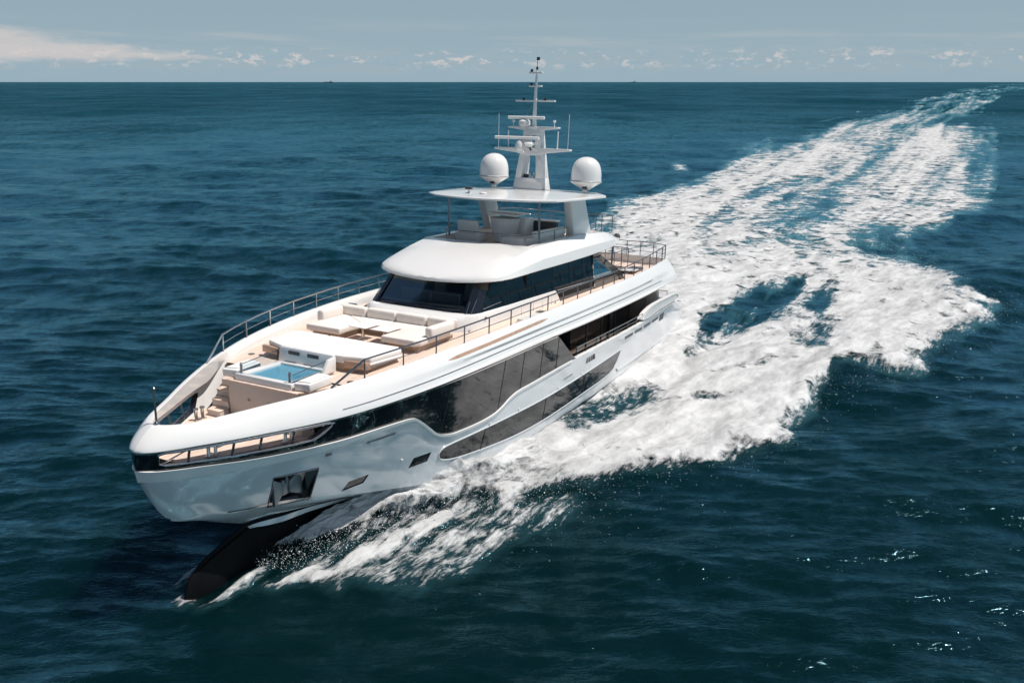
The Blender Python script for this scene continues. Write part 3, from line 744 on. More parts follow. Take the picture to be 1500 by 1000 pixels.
b.build('wheelhouse_coaming', yacht)
for sg in (1, -1):
    for X in (15.9, 16.9, 17.7, 18.5):
        b = MB(); yb_ = float(np.interp(X, [14, 16, 18.9], [2.47, 2.52, 2.6])); b.tube([(X, sg * (yb_ + .002), 5.42), (X, sg * (yb_ - .02), 5.86)], .008, 'darkgrey', 4); b.build('locker_seam', yacht)
    b = MB(); b.lathe((13.2, sg * 2.46, 5.80), [(0.001, -.04), (.04, -.02), (.04, .02), (.001, .04)], 'darkgrey', 8); b.build('side_lamp', yacht)
# windshield: lower curve CT front part, upper curve below the roof
WB = [(12.45, 0, 5.97), (12.47, .8, 5.97), (12.53, 1.5, 5.975), (12.66, 2.16, 5.98)]
WT = [(13.22, 0, 6.99), (13.27, .7, 6.99), (13.42, 1.35, 7.01), (13.72, 1.98, 7.06)]
wb = smooth_pts(WB, 4); wt = smooth_pts(WT, 4)
full = [(p, q) for p, q in zip(wb, wt)]
allp = [((p[0], -p[1], p[2]), (q[0], -q[1], q[2])) for p, q in full[::-1]] + full[1:]
b = MB(); b.grid([[tuple(Vector(p).lerp(Vector(q), t)) for t in lin(0, 1, 5)] for p, q in allp], 'wind'); ws = b.build('windshield', yacht)
b = MB()
def band(t0, t1, o=-.02): return [[tuple(Vector(p).lerp(Vector(q), t) + Vector((o, 0, .0))) for t in lin(t0, t1, 2)] for p, q in allp]
b.grid(band(0, .13), 'black'); b.grid(band(.93, 1.0), 'black')
for sg in (1, -1):
    P = Vector((12.66, 2.16, 5.98)); Q = Vector((13.75, 1.98, 7.06)); P2 = Vector((12.56, 1.9, 5.975)); Q2 = Vector((13.6, 1.75, 7.04)); P3 = Vector((13.05, 2.32, 5.985)); Q3 = Vector((14.2, 2.12, 7.08)); o = Vector((-.03, .01, 0))
    b.grid([[(v.x, sg * v.y, v.z) for v in (P2 + o, Q2 + o)], [(v.x, sg * v.y, v.z) for v in (P + o, Q + o)], [(v.x, sg * v.y, v.z) for v in (P3 + o, Q3 + o)]], 'black')
    b.tube([(P2.x - .05, sg * (P2.y + .12), P2.z + .03), (P2.x + .32, sg * (P2.y + .06), P2.z + .40)], .012, 'steel', 5)
    b.tube([(P.x - .03, sg * (P.y + .0), P.z + .03), (P.x + .42, sg * (P.y - .04), P.z + .46)], .014, 'steel', 5)
b.build('windshield_frame', ws)
for y0_ in (-1.4, -.1, 1.1):
    b = MB(); b.tube([(12.43, y0_, 6.02), (12.53, y0_ + .5, 6.09), (12.60, y0_ + .62, 6.13)], .014, 'blackpaint', 5); b.tube([(12.50, y0_ - .25, 6.06), (12.56, y0_ + .62, 6.10)], .012, 'darksteel_refl', 5); b.build('wiper', ws)
# wheelhouse interior
b = MB(); b.box(12.75, 13.35, -1.85, 1.85, 5.3, 6.12, 'dark', .04); b.box(13.3, 13.5, -1.3, 1.3, 6.05, 6.5, 'screen', .03)
for y in (-.65, .65): b.box(13.285, 13.295, y - .58, y + .58, 6.12, 6.45, 'darkgrey')
b.tube([(13.28, -1.32, 6.52), (13.28, 1.32, 6.52)], .018, 'steel', 6); b.tube([(13.28, 1.32, 6.52), (13.1, 1.36, 6.1)], .018, 'steel', 6)
b.build('helm_dashboard', yacht)
for y in (-.7, .7):
    b = MB(); b.box(14.6, 15.1, y - .3, y + .3, 6.0, 6.12, 'grey', .04); b.hull8([(15.02, y - .28, 6.1), (15.14, y - .28, 6.1), (15.14, y + .28, 6.1), (15.02, y + .28, 6.1), (15.14, y - .24, 6.75), (15.24, y - .24, 6.75), (15.24, y + .24, 6.75), (15.14, y + .24, 6.75)], 'grey', .03); b.box(14.8, 14.9, y - .05, y + .05, 5.45, 6.0, 'darksteel_refl'); b.build('helm_seat', yacht)
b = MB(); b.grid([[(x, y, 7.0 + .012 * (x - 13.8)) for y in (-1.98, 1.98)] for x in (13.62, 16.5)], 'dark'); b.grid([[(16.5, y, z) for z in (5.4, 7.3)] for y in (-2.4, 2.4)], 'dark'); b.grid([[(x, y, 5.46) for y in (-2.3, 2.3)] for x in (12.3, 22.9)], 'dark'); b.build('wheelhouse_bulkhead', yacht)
# side glazing
GB = lambda X: (float(np.interp(X, [12.9, 14, 16, 18.9, 23, 26.8], [2.30, 2.38, 2.46, 2.56, 2.62, 2.62])))
for sg in (1, -1):
    b = MB(); r = []
    for X in [13.05, 13.4, 13.8, 14.2, 15, 16, 17, 18, 18.9, 18.96, 20, 21, 22, 23.1]:
        zt = 7.16; zb = 5.975 if X < 18.95 else 5.42
        if X < 14.2: zt = 5.985 + (X - 13.05) / 1.15 * (7.12 - 5.985)
        yt = GB(X) - .22 * (zt - 5.98) / 1.1
        r.append([(X, sg * (GB(X) + (yt - GB(X)) * t), zb + (zt + .02 - zb) * t) for t in lin(0, 1, 4)])
    b.grid([q for q in r if q[0][0] < 18.95], 'black'); b.grid([[(18.9, q[1], q[2]) if i == 0 and False else q for i, q in enumerate(p)] for p in r if p[0][0] > 18.95], 'black'); gw = b.build('wheelhouse_side_window', yacht)
    b = MB()
    for X in (15.0, 17.0, 19.0, 20.6, 22.0): b.tube([(X, sg * (GB(X) + .006), 5.98), (X, sg * (GB(X) - .21), 7.15)], .008, 'darkgrey', 5)
    b.tube([(X, sg * (GB(X) + .05), 5.98 - .012 * (X - 19)) for X in (19, 21, 23.1)], .02, 'steel', 6)
    b.tube([(13.1, sg * 2.38, 6.12), (14.4, sg * 2.42, 6.2)], .012, 'steel', 5)
    b.build('mullion', gw)
    # open arch with a clear pane at the aft end
    arch = smooth_pts([(23.1, 0, 7.14), (23.6, 0, 7.0), (24.6, 0, 6.58), (25.8, 0, 6.05), (26.4, 0, 5.75), (26.7, 0, 5.42)], 4)
    b = MB(); r = []
    for x, _, z in arch:
        yy = GB(x) - .18 * (z - 5.98) / 1.1
        r.append([(x, sg * (yy + .03), z + .05), (x + .04, sg * (yy + .03), z - .06), (x - .1, sg * (yy + .03), z - .24), (x - .1, sg * (yy - .05), z - .24), (x + .04, sg * (yy - .05), z - .02), (x, sg * (yy - .05), z + .05)])
    b.grid([q + q[:1] for q in r], 'black'); b.grid([[(x, sg * (GB(x) + .02), z) for z in (5.42, 5.86)] for x in (23.1, 24.6, 26.3)], 'black'); b.build('window_arch', yacht)
    b = MB(); r = []
    for x, _, z in arch[:-4]:
        yy = GB(x); r.append([(x, sg * (yy - .02), 5.8), (x, sg * (yy - .16 * (z - 5.98) / 1.1 - .02), max(z - .2, 5.82))])
    b.grid(r, 'clear'); b.build('quarter_window', yacht)
b = MB(); b.grid([[(23.05, y, z) for z in (5.45, 7.2)] for y in (-2.5, 2.5)], 'black'); b.build('aft_bulkhead_window', yacht)

# roof of the wheelhouse, carrying the flybridge
RX = [13.0, 13.05, 13.15, 13.35, 13.6, 13.95, 14.4, 15, 15.6, 16.2, 16.6, 16.8, 17.2, 17.8, 18.5, 19.5, 20.5, 21.5, 22.5, 23.5, 24.5, 25.3, 25.8, 26.1]
RYL = pchip([13.0, 13.06, 13.2, 13.45, 13.75, 14.3, 16, 20, 24, 25.5, 26.1], [0, .75, 1.5, 2.15, 2.6, 2.86, 2.97, 3.02, 2.95, 2.78, 2.55])
RZL = pchip([13.0, 13.75, 14.3, 16, 20, 24, 26.1], [6.93, 7.05, 7.09, 7.14, 7.18, 7.27, 7.42])
RZT = pchip([13.0, 13.3, 14, 15, 16, 16.6, 18, 20.4, 23, 25, 26.1], [7.02, 7.17, 7.42, 7.70, 7.90, 8.0, 8.02, 8.07, 8.02, 7.88, 7.66])
b = MB(); r = []
for X in RX:
    yl = float(RYL(X)); zl = float(RZL(X)); zt = float(RZT(X))
    ys = yl * .83 if X < 17 else yl - .55; h = zt - zl
    ys = max(ys, yl * .8)
    if X <= 16.6: inner = [(ys * .72, zt + .015), (ys * .45, zt + .03), (ys * .2, zt + .035), (0, zt + .035)]
    else: inner = [(ys - .22, zt + .005), (ys - .26, zt - .03), (ys - .28, 7.76), (0, 7.76)]
    if X <= 16.6: mid = [(yl - .01, zl + h * .12), (yl - min(.06, (yl - ys) * .2), zl + h * .44), (yl - (yl - ys) * .38, zl + h * .63), (ys, zt - h * .07)]
    else: mid = [(yl - .01, zl + h * .12), (yl - .06, zl + h * .48), (yl - .24, zl + h * .64), (ys + .05, zt - .01)]
    r.append([(X + .12, max(yl - .3, 0), zl + .02), (X, max(yl - .03, 0), zl), (X, yl, zl + .03)] + [(X, max(a, 0), c_) for a, c_ in mid] + [(X, max(a, 0), c_) for a, c_ in inner])
b.grid2(r, 'white')
b.grid2([[(X, float(RYL(X)) - .3 if X > 13.2 else max(float(RYL(X)) - .3, 0), float(RZL(X)) + .02), (X, 0, float(RZL(X)) + .06)] for X in RX[1:]], 'whitem')
X = 26.1; yl = float(RYL(X)); zl = float(RZL(X)); zt = float(RZT(X))
b.grid([[(X + .0, yl * t, zl + .02), (X + .05, yl * t * .98, zl + .12), (X - .02, (yl - .1) * t, zt)] for t in lin(-1, 1, 9)], 'white')
roof = b.build('wheelhouse_roof', yacht, sharp=24)
b = MB()
b.grid([[(X, y, 7.772) for y in (-(float(RYL(X)) - .85), float(RYL(X)) - .85)] for X in (16.9, 18, 20, 22, 24, 26.0)], 'teak'); b.build('flybridge_deck', yacht)
for sg in (1, -1):
    b = MB(); b.tube([(25.9, sg * 2.45, 7.66), (26.3, sg * 2.42, 7.6), (26.55, sg * 2.4, 7.5)], [.09, .1, .04], 'darkgrey', 8); b.build('courtesy_lamp', yacht)
    b = MB(); b.tube([(25.3, sg * 2.55, 7.3), (25.3, sg * 2.55, 5.5)], .045, 'darksteel_refl'); b.build('support_pole', yacht)
    b = MB(); b.grid([[(X, sg * (float(RYL(X)) - .02), float(RZL(X)) + .005), (X, sg * (float(RYL(X)) - .02 - .35), float(RZL(X)) - .10 * min(1, (X - 14) / 3) * min(1, (21 - X) / 3))] for X in lin(14.0, 21.0, 14)], 'beige'); b.build('eave_lining', yacht)

# flybridge rails
def rail(name, foot, hts, posts, mat_='darksteel_refl', mids=(.5,), r=.022, parent=yacht, rp=None):
    b = MB()
    top = [(x, y, z + h) for (x, y, z), h in zip(foot, hts)]
    b.tube(top, r, mat_, 6)
    for m_ in mids: b.tube([(x, y, z + h * m_) for (x, y, z), h in zip(foot, hts)], r * .5, mat_, 5)
    rl = b.build(name, parent)
    for i in posts:
        b = MB(); x, y, z = foot[i]; b.tube([(x, y, z - .02), (x, y, z + hts[i])], rp or r * .95, mat_, 6); b.build('post', rl)
    return rl
ff = smooth_pts([(20.6, -2.2, 8.07), (19.4, -2.18, 8.06), (18.2, -2.14, 8.04), (17.35, -1.85, 8.03), (16.85, -1.3, 8.03), (16.66, 0, 8.05), (16.85, 1.3, 8.03), (17.35, 1.85, 8.03), (18.2, 2.14, 8.04), (19.4, 2.18, 8.06), (20.6, 2.2, 8.07)], 4)
rail('flybridge_rail', ff, [.36] * len(ff), [4, 12, 17, 23, 28, 36, 40], mids=(), r=.018, rp=.026)
fr2 = smooth_pts([(22.6, -2.2, 8.05), (24.5, -2.25, 7.95), (26.0, -2.2, 7.8), (26.3, 0, 7.75), (26.0, 2.2, 7.8), (24.5, 2.25, 7.95)], 4)
rail('flybridge_aft_rail', fr2, [.8] * len(fr2), [0, 4, 8, 10, 12, 14, 16, 20], mids=(.35, .68))
# flybridge poles and fins
for sg in (1, -1):
    b = MB(); b.tube([(18.05, sg * 2.14, 8.0), (17.95, sg * 2.12, 9.72)], .045, 'darksteel_refl', 10); b.build('hardtop_pole', yacht)
    b = MB()
    b.hull8([(21.25, sg * 2.28, 8.0), (22.7, sg * 2.5, 8.0), (22.6, sg * 2.02, 8.0), (21.25, sg * 1.9, 8.0),
             (20.55, sg * 2.34, 9.75), (21.75, sg * 2.5, 9.75), (21.75, sg * 2.0, 9.75), (20.55, sg * 1.96, 9.75)], 'white', .06, 3)
    b.build('hardtop_fin', yacht)
# hardtop
HT = [(16.45, 0), (16.6, 1.1), (17.0, 2.2), (17.75, 3.0), (18.3, 3.14), (20.0, 3.3), (21.8, 3.45), (22.4, 3.2), (23.5, 2.4), (23.8, 1.2), (23.9, 0)]
ht = HT + [(x, -y) for x, y in HT[-2:0:-1]]
b = MB(); cx_ = 20.2; r = []
for sc, z in ((.90, 9.66), (.995, 9.70), (1.0, 9.71), (1.0, 9.765), (.985, 9.79), (.95, 9.80), (.9, 9.815), (.6, 9.87), (.3, 9.905), (.001, 9.92)):
    q = [(cx_ + (x - cx_) * sc, y * sc, z) for x, y in ht]; r.append(q + q[:1])
b.grid(r, 'white')
b.poly([(cx_ + (x - cx_) * .9, y * .9, 9.66) for x, y in ht], 'whitem')
hardtop = b.build('hardtop', yacht, sharp=30)
b = MB(); b.tube([(17.7, -1.0, 9.85), (17.7, -1.0, 10.0)], .03, 'white', 6); b.box(17.6, 17.78, -1.14, -.86, 10.0, 10.10, 'darkgrey', .015); b.lathe((17.7, -1.0, 9.86), [(.12, 0), (.1, .02), (.03, .04)], 'white', 12); b.build('camera_unit', hardtop)
b = MB(); b.lathe((17.75, -.35, 9.87), [(.16, 0), (.15, .03), (.05, .05)], 'whitem', 12); b.build('hatch_disc', hardtop)
# radomes
for sg in (1, -1):
    b = MB(); c0 = (22.2, sg * 2.31, 9.9)
    prof = [(.675, .40), (.70, .42), (.70, .46), (.67, .48), (.665, .76), (.645, .94), (.60, 1.10), (.53, 1.24), (.43, 1.35), (.31, 1.43), (.17, 1.48), (.01, 1.495)]
    b.lathe(c0, prof, 'white', 40); rd = b.build('radome', yacht)
    b = MB(); b.lathe(c0, [(.20, .08), (.22, .12), (.675, .40)], 'white', 40); b.lathe(c0, [(.14, -.06), (.14, .06), (.2, .085)], 'steel', 20); b.build('radome_base', rd)
    b = MB(); b.lathe(c0, [(.68, .44), (.706, .443), (.706, .462), (.68, .465)], 'darkgrey', 40)
    b.hull8([(21.93, c0[1] - .12 + .1, 10.02), (21.95, c0[1] + .18, 10.02), (21.96, c0[1] + .18, 10.03), (21.94, c0[1] - .02, 10.03), (21.80, c0[1] - .02, 10.13), (21.82, c0[1] + .2, 10.13), (21.84, c0[1] + .2, 10.14), (21.82, c0[1] - .02, 10.14)], 'darkgrey'); b.build('radome_seal', rd)

# mast
def lerp(a, b_, t): return a + (b_ - a) * t
MZ0, MZ1 = 9.93, 12.62
def half(z): return lerp(.74, .40, max(0, (z - MZ0) / (MZ1 - MZ0)) ** .8)
def xf(z): return 21.05 + .30 * (z - MZ0) / (MZ1 - MZ0)
def dep(z): return lerp(.85, .42, (z - MZ0) / (MZ1 - MZ0))
b = MB()
def mblock(z0, z1, ya, yb2, yc2, yd):     # trapezoid slab of the frame (ya..yb at z0, yc..yd at z1)
    b.hull8([(xf(z0), ya, z0), (xf(z0) + dep(z0), ya, z0), (xf(z0) + dep(z0), yb2, z0), (xf(z0), yb2, z0), (xf(z1), yc2, z1), (xf(z1) + dep(z1), yc2, z1), (xf(z1) + dep(z1), yd, z1), (xf(z1), yd, z1)], 'white', .035, 2)
zs = [9.93, 10.42, 11.15, 11.45, 12.05, 12.35, 12.62]
for z0, z1, solid in ((9.90, 10.42, True), (10.40, 11.40, False), (11.38, 11.72, True), (11.70, 12.25, False), (12.23, 12.62, True)):
    h0, h1 = half(z0), half(z1)
    if solid: mblock(z0, z1, -h0, h0, -h1, h1)
    else:
        mblock(z0, z1, -h0, -h0 + .30, -h1, -h1 + .26); mblock(z0, z1, h0 - .30, h0, h1 - .26, h1)
mast = b.build('mast', yacht)
for sg in (1, -1):
    b = MB(); z = 11.55
    b.hull8([(21.2, sg * .4, z - .1), (21.7, sg * .4, z - .1), (21.6, sg * 1.85, z + .06), (21.3, sg * 1.85, z + .06), (21.2, sg * .4, z + .16), (21.7, sg * .4, z + .16), (21.6, sg * 1.85, z + .14), (21.3, sg * 1.85, z + .14)], 'white', .02); b.build('spreader', mast)
    b = MB(); z = 12.50
    b.hull8([(21.3, sg * .3, z - .06), (21.75, sg * .3, z - .06), (21.7, sg * 1.22, z + .04), (21.4, sg * 1.22, z + .04), (21.3, sg * .3, z + .12), (21.75, sg * .3, z + .12), (21.7, sg * 1.22, z + .11), (21.4, sg * 1.22, z + .11)], 'white', .02); b.build('spreader', mast)
    for (x, y, z, h, r_) in ((21.45, 1.70, 11.65, 1.5, .012), (21.45, 1.2, 11.65, .78, .032)):
        b = MB(); b.tube([(x, sg * y, z), (x, sg * (y + .02), z + h)], r_, 'white', 6); b.build('whip_antenna', mast)
    b = MB(); b.tube([(21.5, sg * 1.0, 12.58), (21.5, sg * 1.0, 12.78)], .02, 'white', 6); b.lathe((21.5, sg * 1.0, 12.78), [(.03, 0), (.07, .05), (.06, .1), (.02, .12)], 'white', 12); b.build('gps_antenna', mast)
    b = MB(); b.tube([(21.55, sg * .15, 13.5), (21.5, sg * .62, 12.6)], .006, 'steel', 4); b.build('stay', mast)
b = MB(); b.tube([(21.55, 0, 12.6), (21.58, 0, 13.7), (21.62, 0, 14.6), (21.66, 0, 15.1)], [.095, .075, .055, .03], 'white', 10); b.build('mast_pole', mast)
for (z, y0_, y1_, mt) in ((13.66, -.95, .95, None), (14.28, -.22, .28, None), (14.85, -.2, .3, None)):
    b = MB(); b.box(21.52, 21.68, y0_ if z < 14 else -.32, y1_, z, z + .07, 'white', .015)
    for y in ((-.55, .5) if z < 14 else (-.2,)): b.lathe((21.55, y, z + .07), [(.06, 0), (.06, .08), (.05, .1), (0.01, .11)], 'blackpaint', 10)
    b.build('crosstree', mast)
b = MB(); b.tube([(21.66, 0, 15.05), (21.67, 0, 15.45)], .012, 'blackpaint', 6); b.lathe((21.66, 0, 15.0), [(.05, 0), (.05, .12), (.02, .14)], 'blackpaint', 8)
b.tube([(21.55, .08, 15.4), (21.82, -.1, 15.42)], .014, 'blackpaint', 5); b.box(21.64, 21.7, -.03, .1, 15.4, 15.53, 'blackpaint'); b.build('wind_sensor', mast)
for (xx, zc_, y0_, y1_) in ((20.95, 12.12, -1.25, 1.05), (21.2, 12.98, -.95, .75)):
    yc_ = (y0_ + y1_) / 2 - .05
    if zc_ < 12.5:
        yy = -.72; b = MB(); b.tube([(xx, y0_ - .35, zc_), (xx, y1_ - .35 - .15, zc_)], .07, 'white', 10)
        b.lathe((xx, yy + .35, zc_ - .58), [(.14, 0), (.2, .1), (.2, .3), (.14, .42), (.07, .45), (.06, .52)], 'white', 18); b.box(xx - .05, xx + .5, yy + .25, yy + .45, zc_ - .66, zc_ - .56, 'white', .02)
    else:
        b = MB(); b.tube([(xx, y0_ - .15, zc_), (xx, y1_ - .1, zc_)], .07, 'white', 10)
        b.lathe((xx + .1, -.35, zc_ - .38), [(.16, 0), (.26, .06), (.26, .22), (.18, .3), (.06, .32)], 'white', 18)
    b.build('radar_scanner', mast)
b = MB(); b.lathe((20.95, .1, 11.72), [(.02, 0), (.22, .1), (.26, .16), (.2, .22), (.02, .25)], 'white', 18); b.tube([(21.1, .1, 11.62), (20.95, .1, 11.74)], .05, 'darkgrey', 6); b.build('tv_antenna', mast)
b = MB(); b.box(21.35, 21.5, -.35, -.15, 10.42, 10.56, 'darkgrey', .03); b.lathe((21.4, -.05, 10.42), [(.05, 0), (.05, .16)], 'steel', 8); b.lathe((21.4, .15, 10.42), [(.04, 0), (.04, .22)], 'white', 8); b.build('horn', mast)

# flybridge furniture
FB = (18.6, -1.3, 7.77)
t = thing('helm_bench', 'grey upholstered helm bench at the front of the flybridge, starboard side', 'bench', FB)
b = MB(); b.box(18.2, 18.9, -1.9, -.75, 7.775, 8.15, 'grey', .08, 3); b.build('seat', t, FB)
b = MB(); b.hull8([(18.2, -1.85, 8.1), (18.45, -1.85, 8.1), (18.45, -.8, 8.1), (18.2, -.8, 8.1), (18.1, -1.8, 8.68), (18.3, -1.8, 8.68), (18.3, -.85, 8.68), (18.1, -.85, 8.68)], 'grey', .07, 3); b.build('backrest', t, FB)
FB = (19.2, .05, 7.77)
t = thing('bar_counter', 'curved grey helm and bar pod with a white slanted top on the flybridge', 'bar', FB)
b = MB(); b.lathe((19.2, -.05, 7.775), [(.30, 0), (.44, .03), (.56, .4), (.62, .9), (.66, 1.02), (.6, 1.03)], 'grey', 32); b.build('body', t, FB)
b = MB(); b.hull8([(18.7, -.75, 8.98), (19.9, -.75, 9.0), (19.9, .75, 8.94), (18.7, .65, 8.90), (18.7, -.75, 9.04), (19.9, -.75, 9.06), (19.9, .75, 9.0), (18.7, .65, 8.96)], 'white', .02); b.build('counter_top', t, FB)
b = MB(); b.box(19.5, 20.2, .35, .8, 7.775, 8.8, 'white', .03); b.build('cabinet', t, FB)
FB = (19.8, 1.3, 7.77)
t = thing('flybridge_sofa', 'L-shaped grey sofa along the port side of the flybridge', 'sofa', FB)
b = MB(); b.prism([(17.6, .6), (17.6, 1.55), (18.2, 1.85), (21.0, 1.95), (21.0, 1.2), (18.6, 1.1), (18.5, .6)], 7.775, 8.14, 'grey', .06, 3); b.build('seat', t, FB)
b = MB(); b.prism([(18.3, 1.65), (18.3, 1.88), (21.05, 1.98), (21.05, 1.7)], 8.1, 8.42, 'grey', .06, 3); b.build('backrest', t, FB)
b = MB(); b.prism([(20.75, .3), (20.75, 1.6), (21.05, 1.6), (21.05, .3)], 8.05, 8.6, 'darkgrey', .06, 3); b.build('aft_backrest', t, FB)
FB = (19.9, .9, 7.77)
t = thing('dining_table', 'white rectangular table beside the grey sofa on the flybridge', 'table', (22.2, .2, 7.77))
b = MB(); b.box(21.6, 23.0, -.5, .8, 8.42, 8.47, 'whitem', .015); b.build('table_top', t, (22.2, .2, 7.77))
b = MB(); b.lathe((22.3, .15, 7.775), [(.25, 0), (.25, .03), (.07, .06), (.07, .62), (.2, .65)], 'steel', 14); b.build('pedestal', t, (22.2, .2, 7.77))

# main deck: salon wall behind the side walkway, superstructure legs
for sg in (1, -1):
    b = MB(); r = [[(X, sg * 2.98, z) for z in (2.8, 3.05, 4.6, 4.94)] for X in (15.4, 18, 20, 22, 24, 26, 29.5)]
    b.grid(r, 'winglass'); sl = b.build('salon_window', yacht)
    b = MB()
    for X in (17.5, 19.5, 21.5, 23.3, 25, 27): b.box(X - .03, X + .03, sg * 3.0 - .012, sg * 3.0 + .012, 2.8, 4.93, 'darkgrey')
    b.box(24.2, 24.6, sg * 3.02 - .02, sg * 3.02 + .02, 2.8, 4.93, 'blackpaint')
    b.box(15.5, 29.5, sg * 2.995 - .012, sg * 2.995 + .012, 2.8, 2.93, 'teakw'); b.build('mullion', sl)
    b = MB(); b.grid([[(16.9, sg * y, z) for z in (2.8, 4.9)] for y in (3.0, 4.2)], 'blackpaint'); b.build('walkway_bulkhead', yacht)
    b = MB()
    for X in lin(19.2, 25.6, 5): b.box(X, X + .6, sg * 3.4 - .06, sg * 3.4 + .06, 4.90, 4.93, 'steel')
    b.build('ceiling_light', yacht)
    b = MB(); b.grid([[(15.5 + .0, sg * (4.36 - .03), 4.94), (17.35, sg * (float(S(17.3, 3.6)) - .03), 3.66)], [(15.62, sg * 4.24, 4.94), (17.47, sg * 4.15, 3.66)]], 'blackpaint'); b.build('window_end_frame', yacht)
    # side rail on the walkway bulwark
    Xp = [17.6, 18.6, 19.7, 20.9, 21.2, 22.2, 22.5, 23.7, 24.9, 25.9]
    ft = [(x, sg * (float(S(x, 3.6)) - .08), float(ZT(x)) + .02) for x in Xp]
    rail('walkway_rail', ft, [.36] * len(ft), range(len(ft)), 'steel', mids=(.5,), r=.02)
    # aft wing
    b = MB(); wy = lambda x: float(S(x, 3.6))
    wing = smooth_pts([(25.7, 3.72, 0), (26.1, 3.93, 0), (26.9, 4.06, 0), (28.2, 4.12, 0), (31.6, 4.04, 0), (32.4, 3.92, 0), (32.55, 3.76, 0), (32.0, 3.70, 0), (28.4, 3.72, 0), (26.6, 3.66, 0)], 2, True)
    b.grid([[(x, sg * (wy(min(x, 34)) + o), z) for x, z, _ in wing] + [(wing[0][0], sg * (wy(wing[0][0]) + o), wing[0][1])] for o in (-.28, -.25, .0, .03, .0)], 'white')
    b.poly([(x, sg * (wy(x) + .0), z) for x, z, _ in wing], 'white'); b.poly([(x, sg * (wy(x) - .28), z) for x, z, _ in wing], 'white')
    b.build('aft_wing', yacht)
    b = MB(); b.grid([[(x, sg * (wy(x) - .10), z) for z in (3.60, 3.73)] for x in lin(26.2, 32.0, 6)], 'blackpaint')  # black strip paints in the shade of the gap below the wing
    for x in lin(29.3, 31.8, 5): b.tube([(x, sg * (wy(x) - .02), 3.58), (x, sg * (wy(x) - .02), 3.74)], .025, 'steel', 6)
    b.build('wing_gap_shade', yacht)
# cockpit
b = MB(); b.box(32.0, 32.2, -3.6, 3.6, 2.3, 3.75, 'white', .05); b.build('transom_coaming', yacht)
for (X, Y, k) in ((29.9, 1.8, 'port'), (29.9, -1.6, 'starboard')):
    t = thing('cockpit_sofa', 'cream sofa on the aft cockpit deck, ' + k + ' side', 'sofa', (X, Y, 2.8), 'aft cockpit sofas')
    b = MB(); b.box(X - .3, X + .5, Y - 1.1, Y + 1.5 if Y > 0 else Y + 1.1, 2.8, 3.3, 'cushion', .08, 3); b.build('seat', t, (X, Y, 2.8))
    b = MB(); b.box(X + .5, X + .85, Y - 1.1, Y + 1.5 if Y > 0 else Y + 1.1, 2.8, 4.35 if Y > 0 else 4.05, 'cushion', .1, 3); b.build('backrest', t, (X, Y, 2.8))
b = MB(); b.tube([(32.1, y, 4.1) for y in lin(-3.3, 3.3, 8)], .025, 'steel', 6)
for y in lin(-3.3, 3.3, 8): b.tube([(32.1, y, 3.7), (32.1, y, 4.1)], .02, 'steel', 6)
b.build('stern_rail', yacht)
# upper deck rails, post feet on the bulwark cap
for sg in (1, -1):
    XP = [5.65 + 1.39 * k for k in range(19)] + [31.6]
    xs_ = []; 
    for a, b2 in zip(XP, XP[1:]): xs_ += [a, (a + b2) / 2]
    xs_.append(XP[-1])
    HP = pchip([5, 20, 32], [.55, .55, .74])
    ft = [(x, sg * (float(Y0(x)) - .07), float(Z0(x)) + .012) for x in xs_]
    rl = rail('handrail', ft, [float(HP(x)) for x in xs_], range(0, len(xs_), 2), 'darksteel_refl' if sg > 0 else 'steel', mids=(.48,), r=.027)  # port rail darker: the dark sea it mirrors is put into its colour
    b = MB(); x = 5.65; p1_ = (x, sg * (float(Y0(x)) - .07), float(Z0(x)) + .56); p2_ = (4.62, sg * (float(Y0(4.62)) - .08), float(Z0(4.62)) + .02)
    b.tube([p1_, p2_], .034, 'darksteel_refl' if sg > 0 else 'steel', 8); b.build('end_brace', rl)
fa = [(31.6 + .55 * (1 - (t_) ** 4), (float(Y0(31.6)) - .07) * t_, 5.94 - .45 * 0) for t_ in lin(-1, 1, 17)]
rail('aft_deck_rail', fa, [.74] * len(fa), range(0, 17, 2), 'darksteel_refl', mids=(.33, .66))
# stair-well rail and hatch on the aft deck
st = smooth_pts([(27.6, .2, 5.5), (27.6, 1.5, 5.5), (29.2, 1.6, 5.5), (30.4, 1.5, 5.5), (30.4, .2, 5.5)], 3)
rail('stairwell_rail', st, [1.0] * len(st), range(0, len(st), 2), 'darksteel_refl', mids=(.33, .66))
b = MB(); b.prism([(27.7, .3), (27.7, 1.35), (30.3, 1.35), (30.3, .3)], 5.49, 5.5, 'blackpaint'); b.build('stairwell_shade_sheet', yacht)  # flat black sheet paints in the shade of an open stairwell
b = MB(); b.prism([(28.2, 1.9), (28.2, 2.6), (29.9, 2.6), (30.1, 1.9)], 5.49, 5.62, 'blackpaint', .03); b.prism([(28.0, 1.95), (28.2, 2.7), (28.9, 2.7), (28.8, 1.95)], 5.62, 5.66, 'white', .01); b.build('deck_hatch', yacht)
t = thing('deck_lounger', 'cream lounger on the aft upper deck seen through the curved quarter window', 'lounger', (24.6, 1.2, 5.5))
b = MB(); b.box(24.0, 25.6, .8, 1.6, 5.62, 5.8, 'cushion', .06, 3); b.build('seat', t, (24.6, 1.2, 5.5))
b = MB(); b.hull8([(23.9, .8, 5.7), (24.1, .8, 5.7), (24.1, 1.6, 5.7), (23.9, 1.6, 5.7), (23.6, .85, 6.25), (23.75, .85, 6.25), (23.75, 1.55, 6.25), (23.6, 1.55, 6.25)], 'cushion', .04, 3); b.build('backrest', t, (24.6, 1.2, 5.5))
b = MB()
for x, y in ((24.1, .9), (25.5, .9), (24.1, 1.5), (25.5, 1.5)): b.tube([(x, y, 5.49), (x, y, 5.66)], .03, 'teakw', 6)
b.build('leg', t, (24.6, 1.2, 5.5))

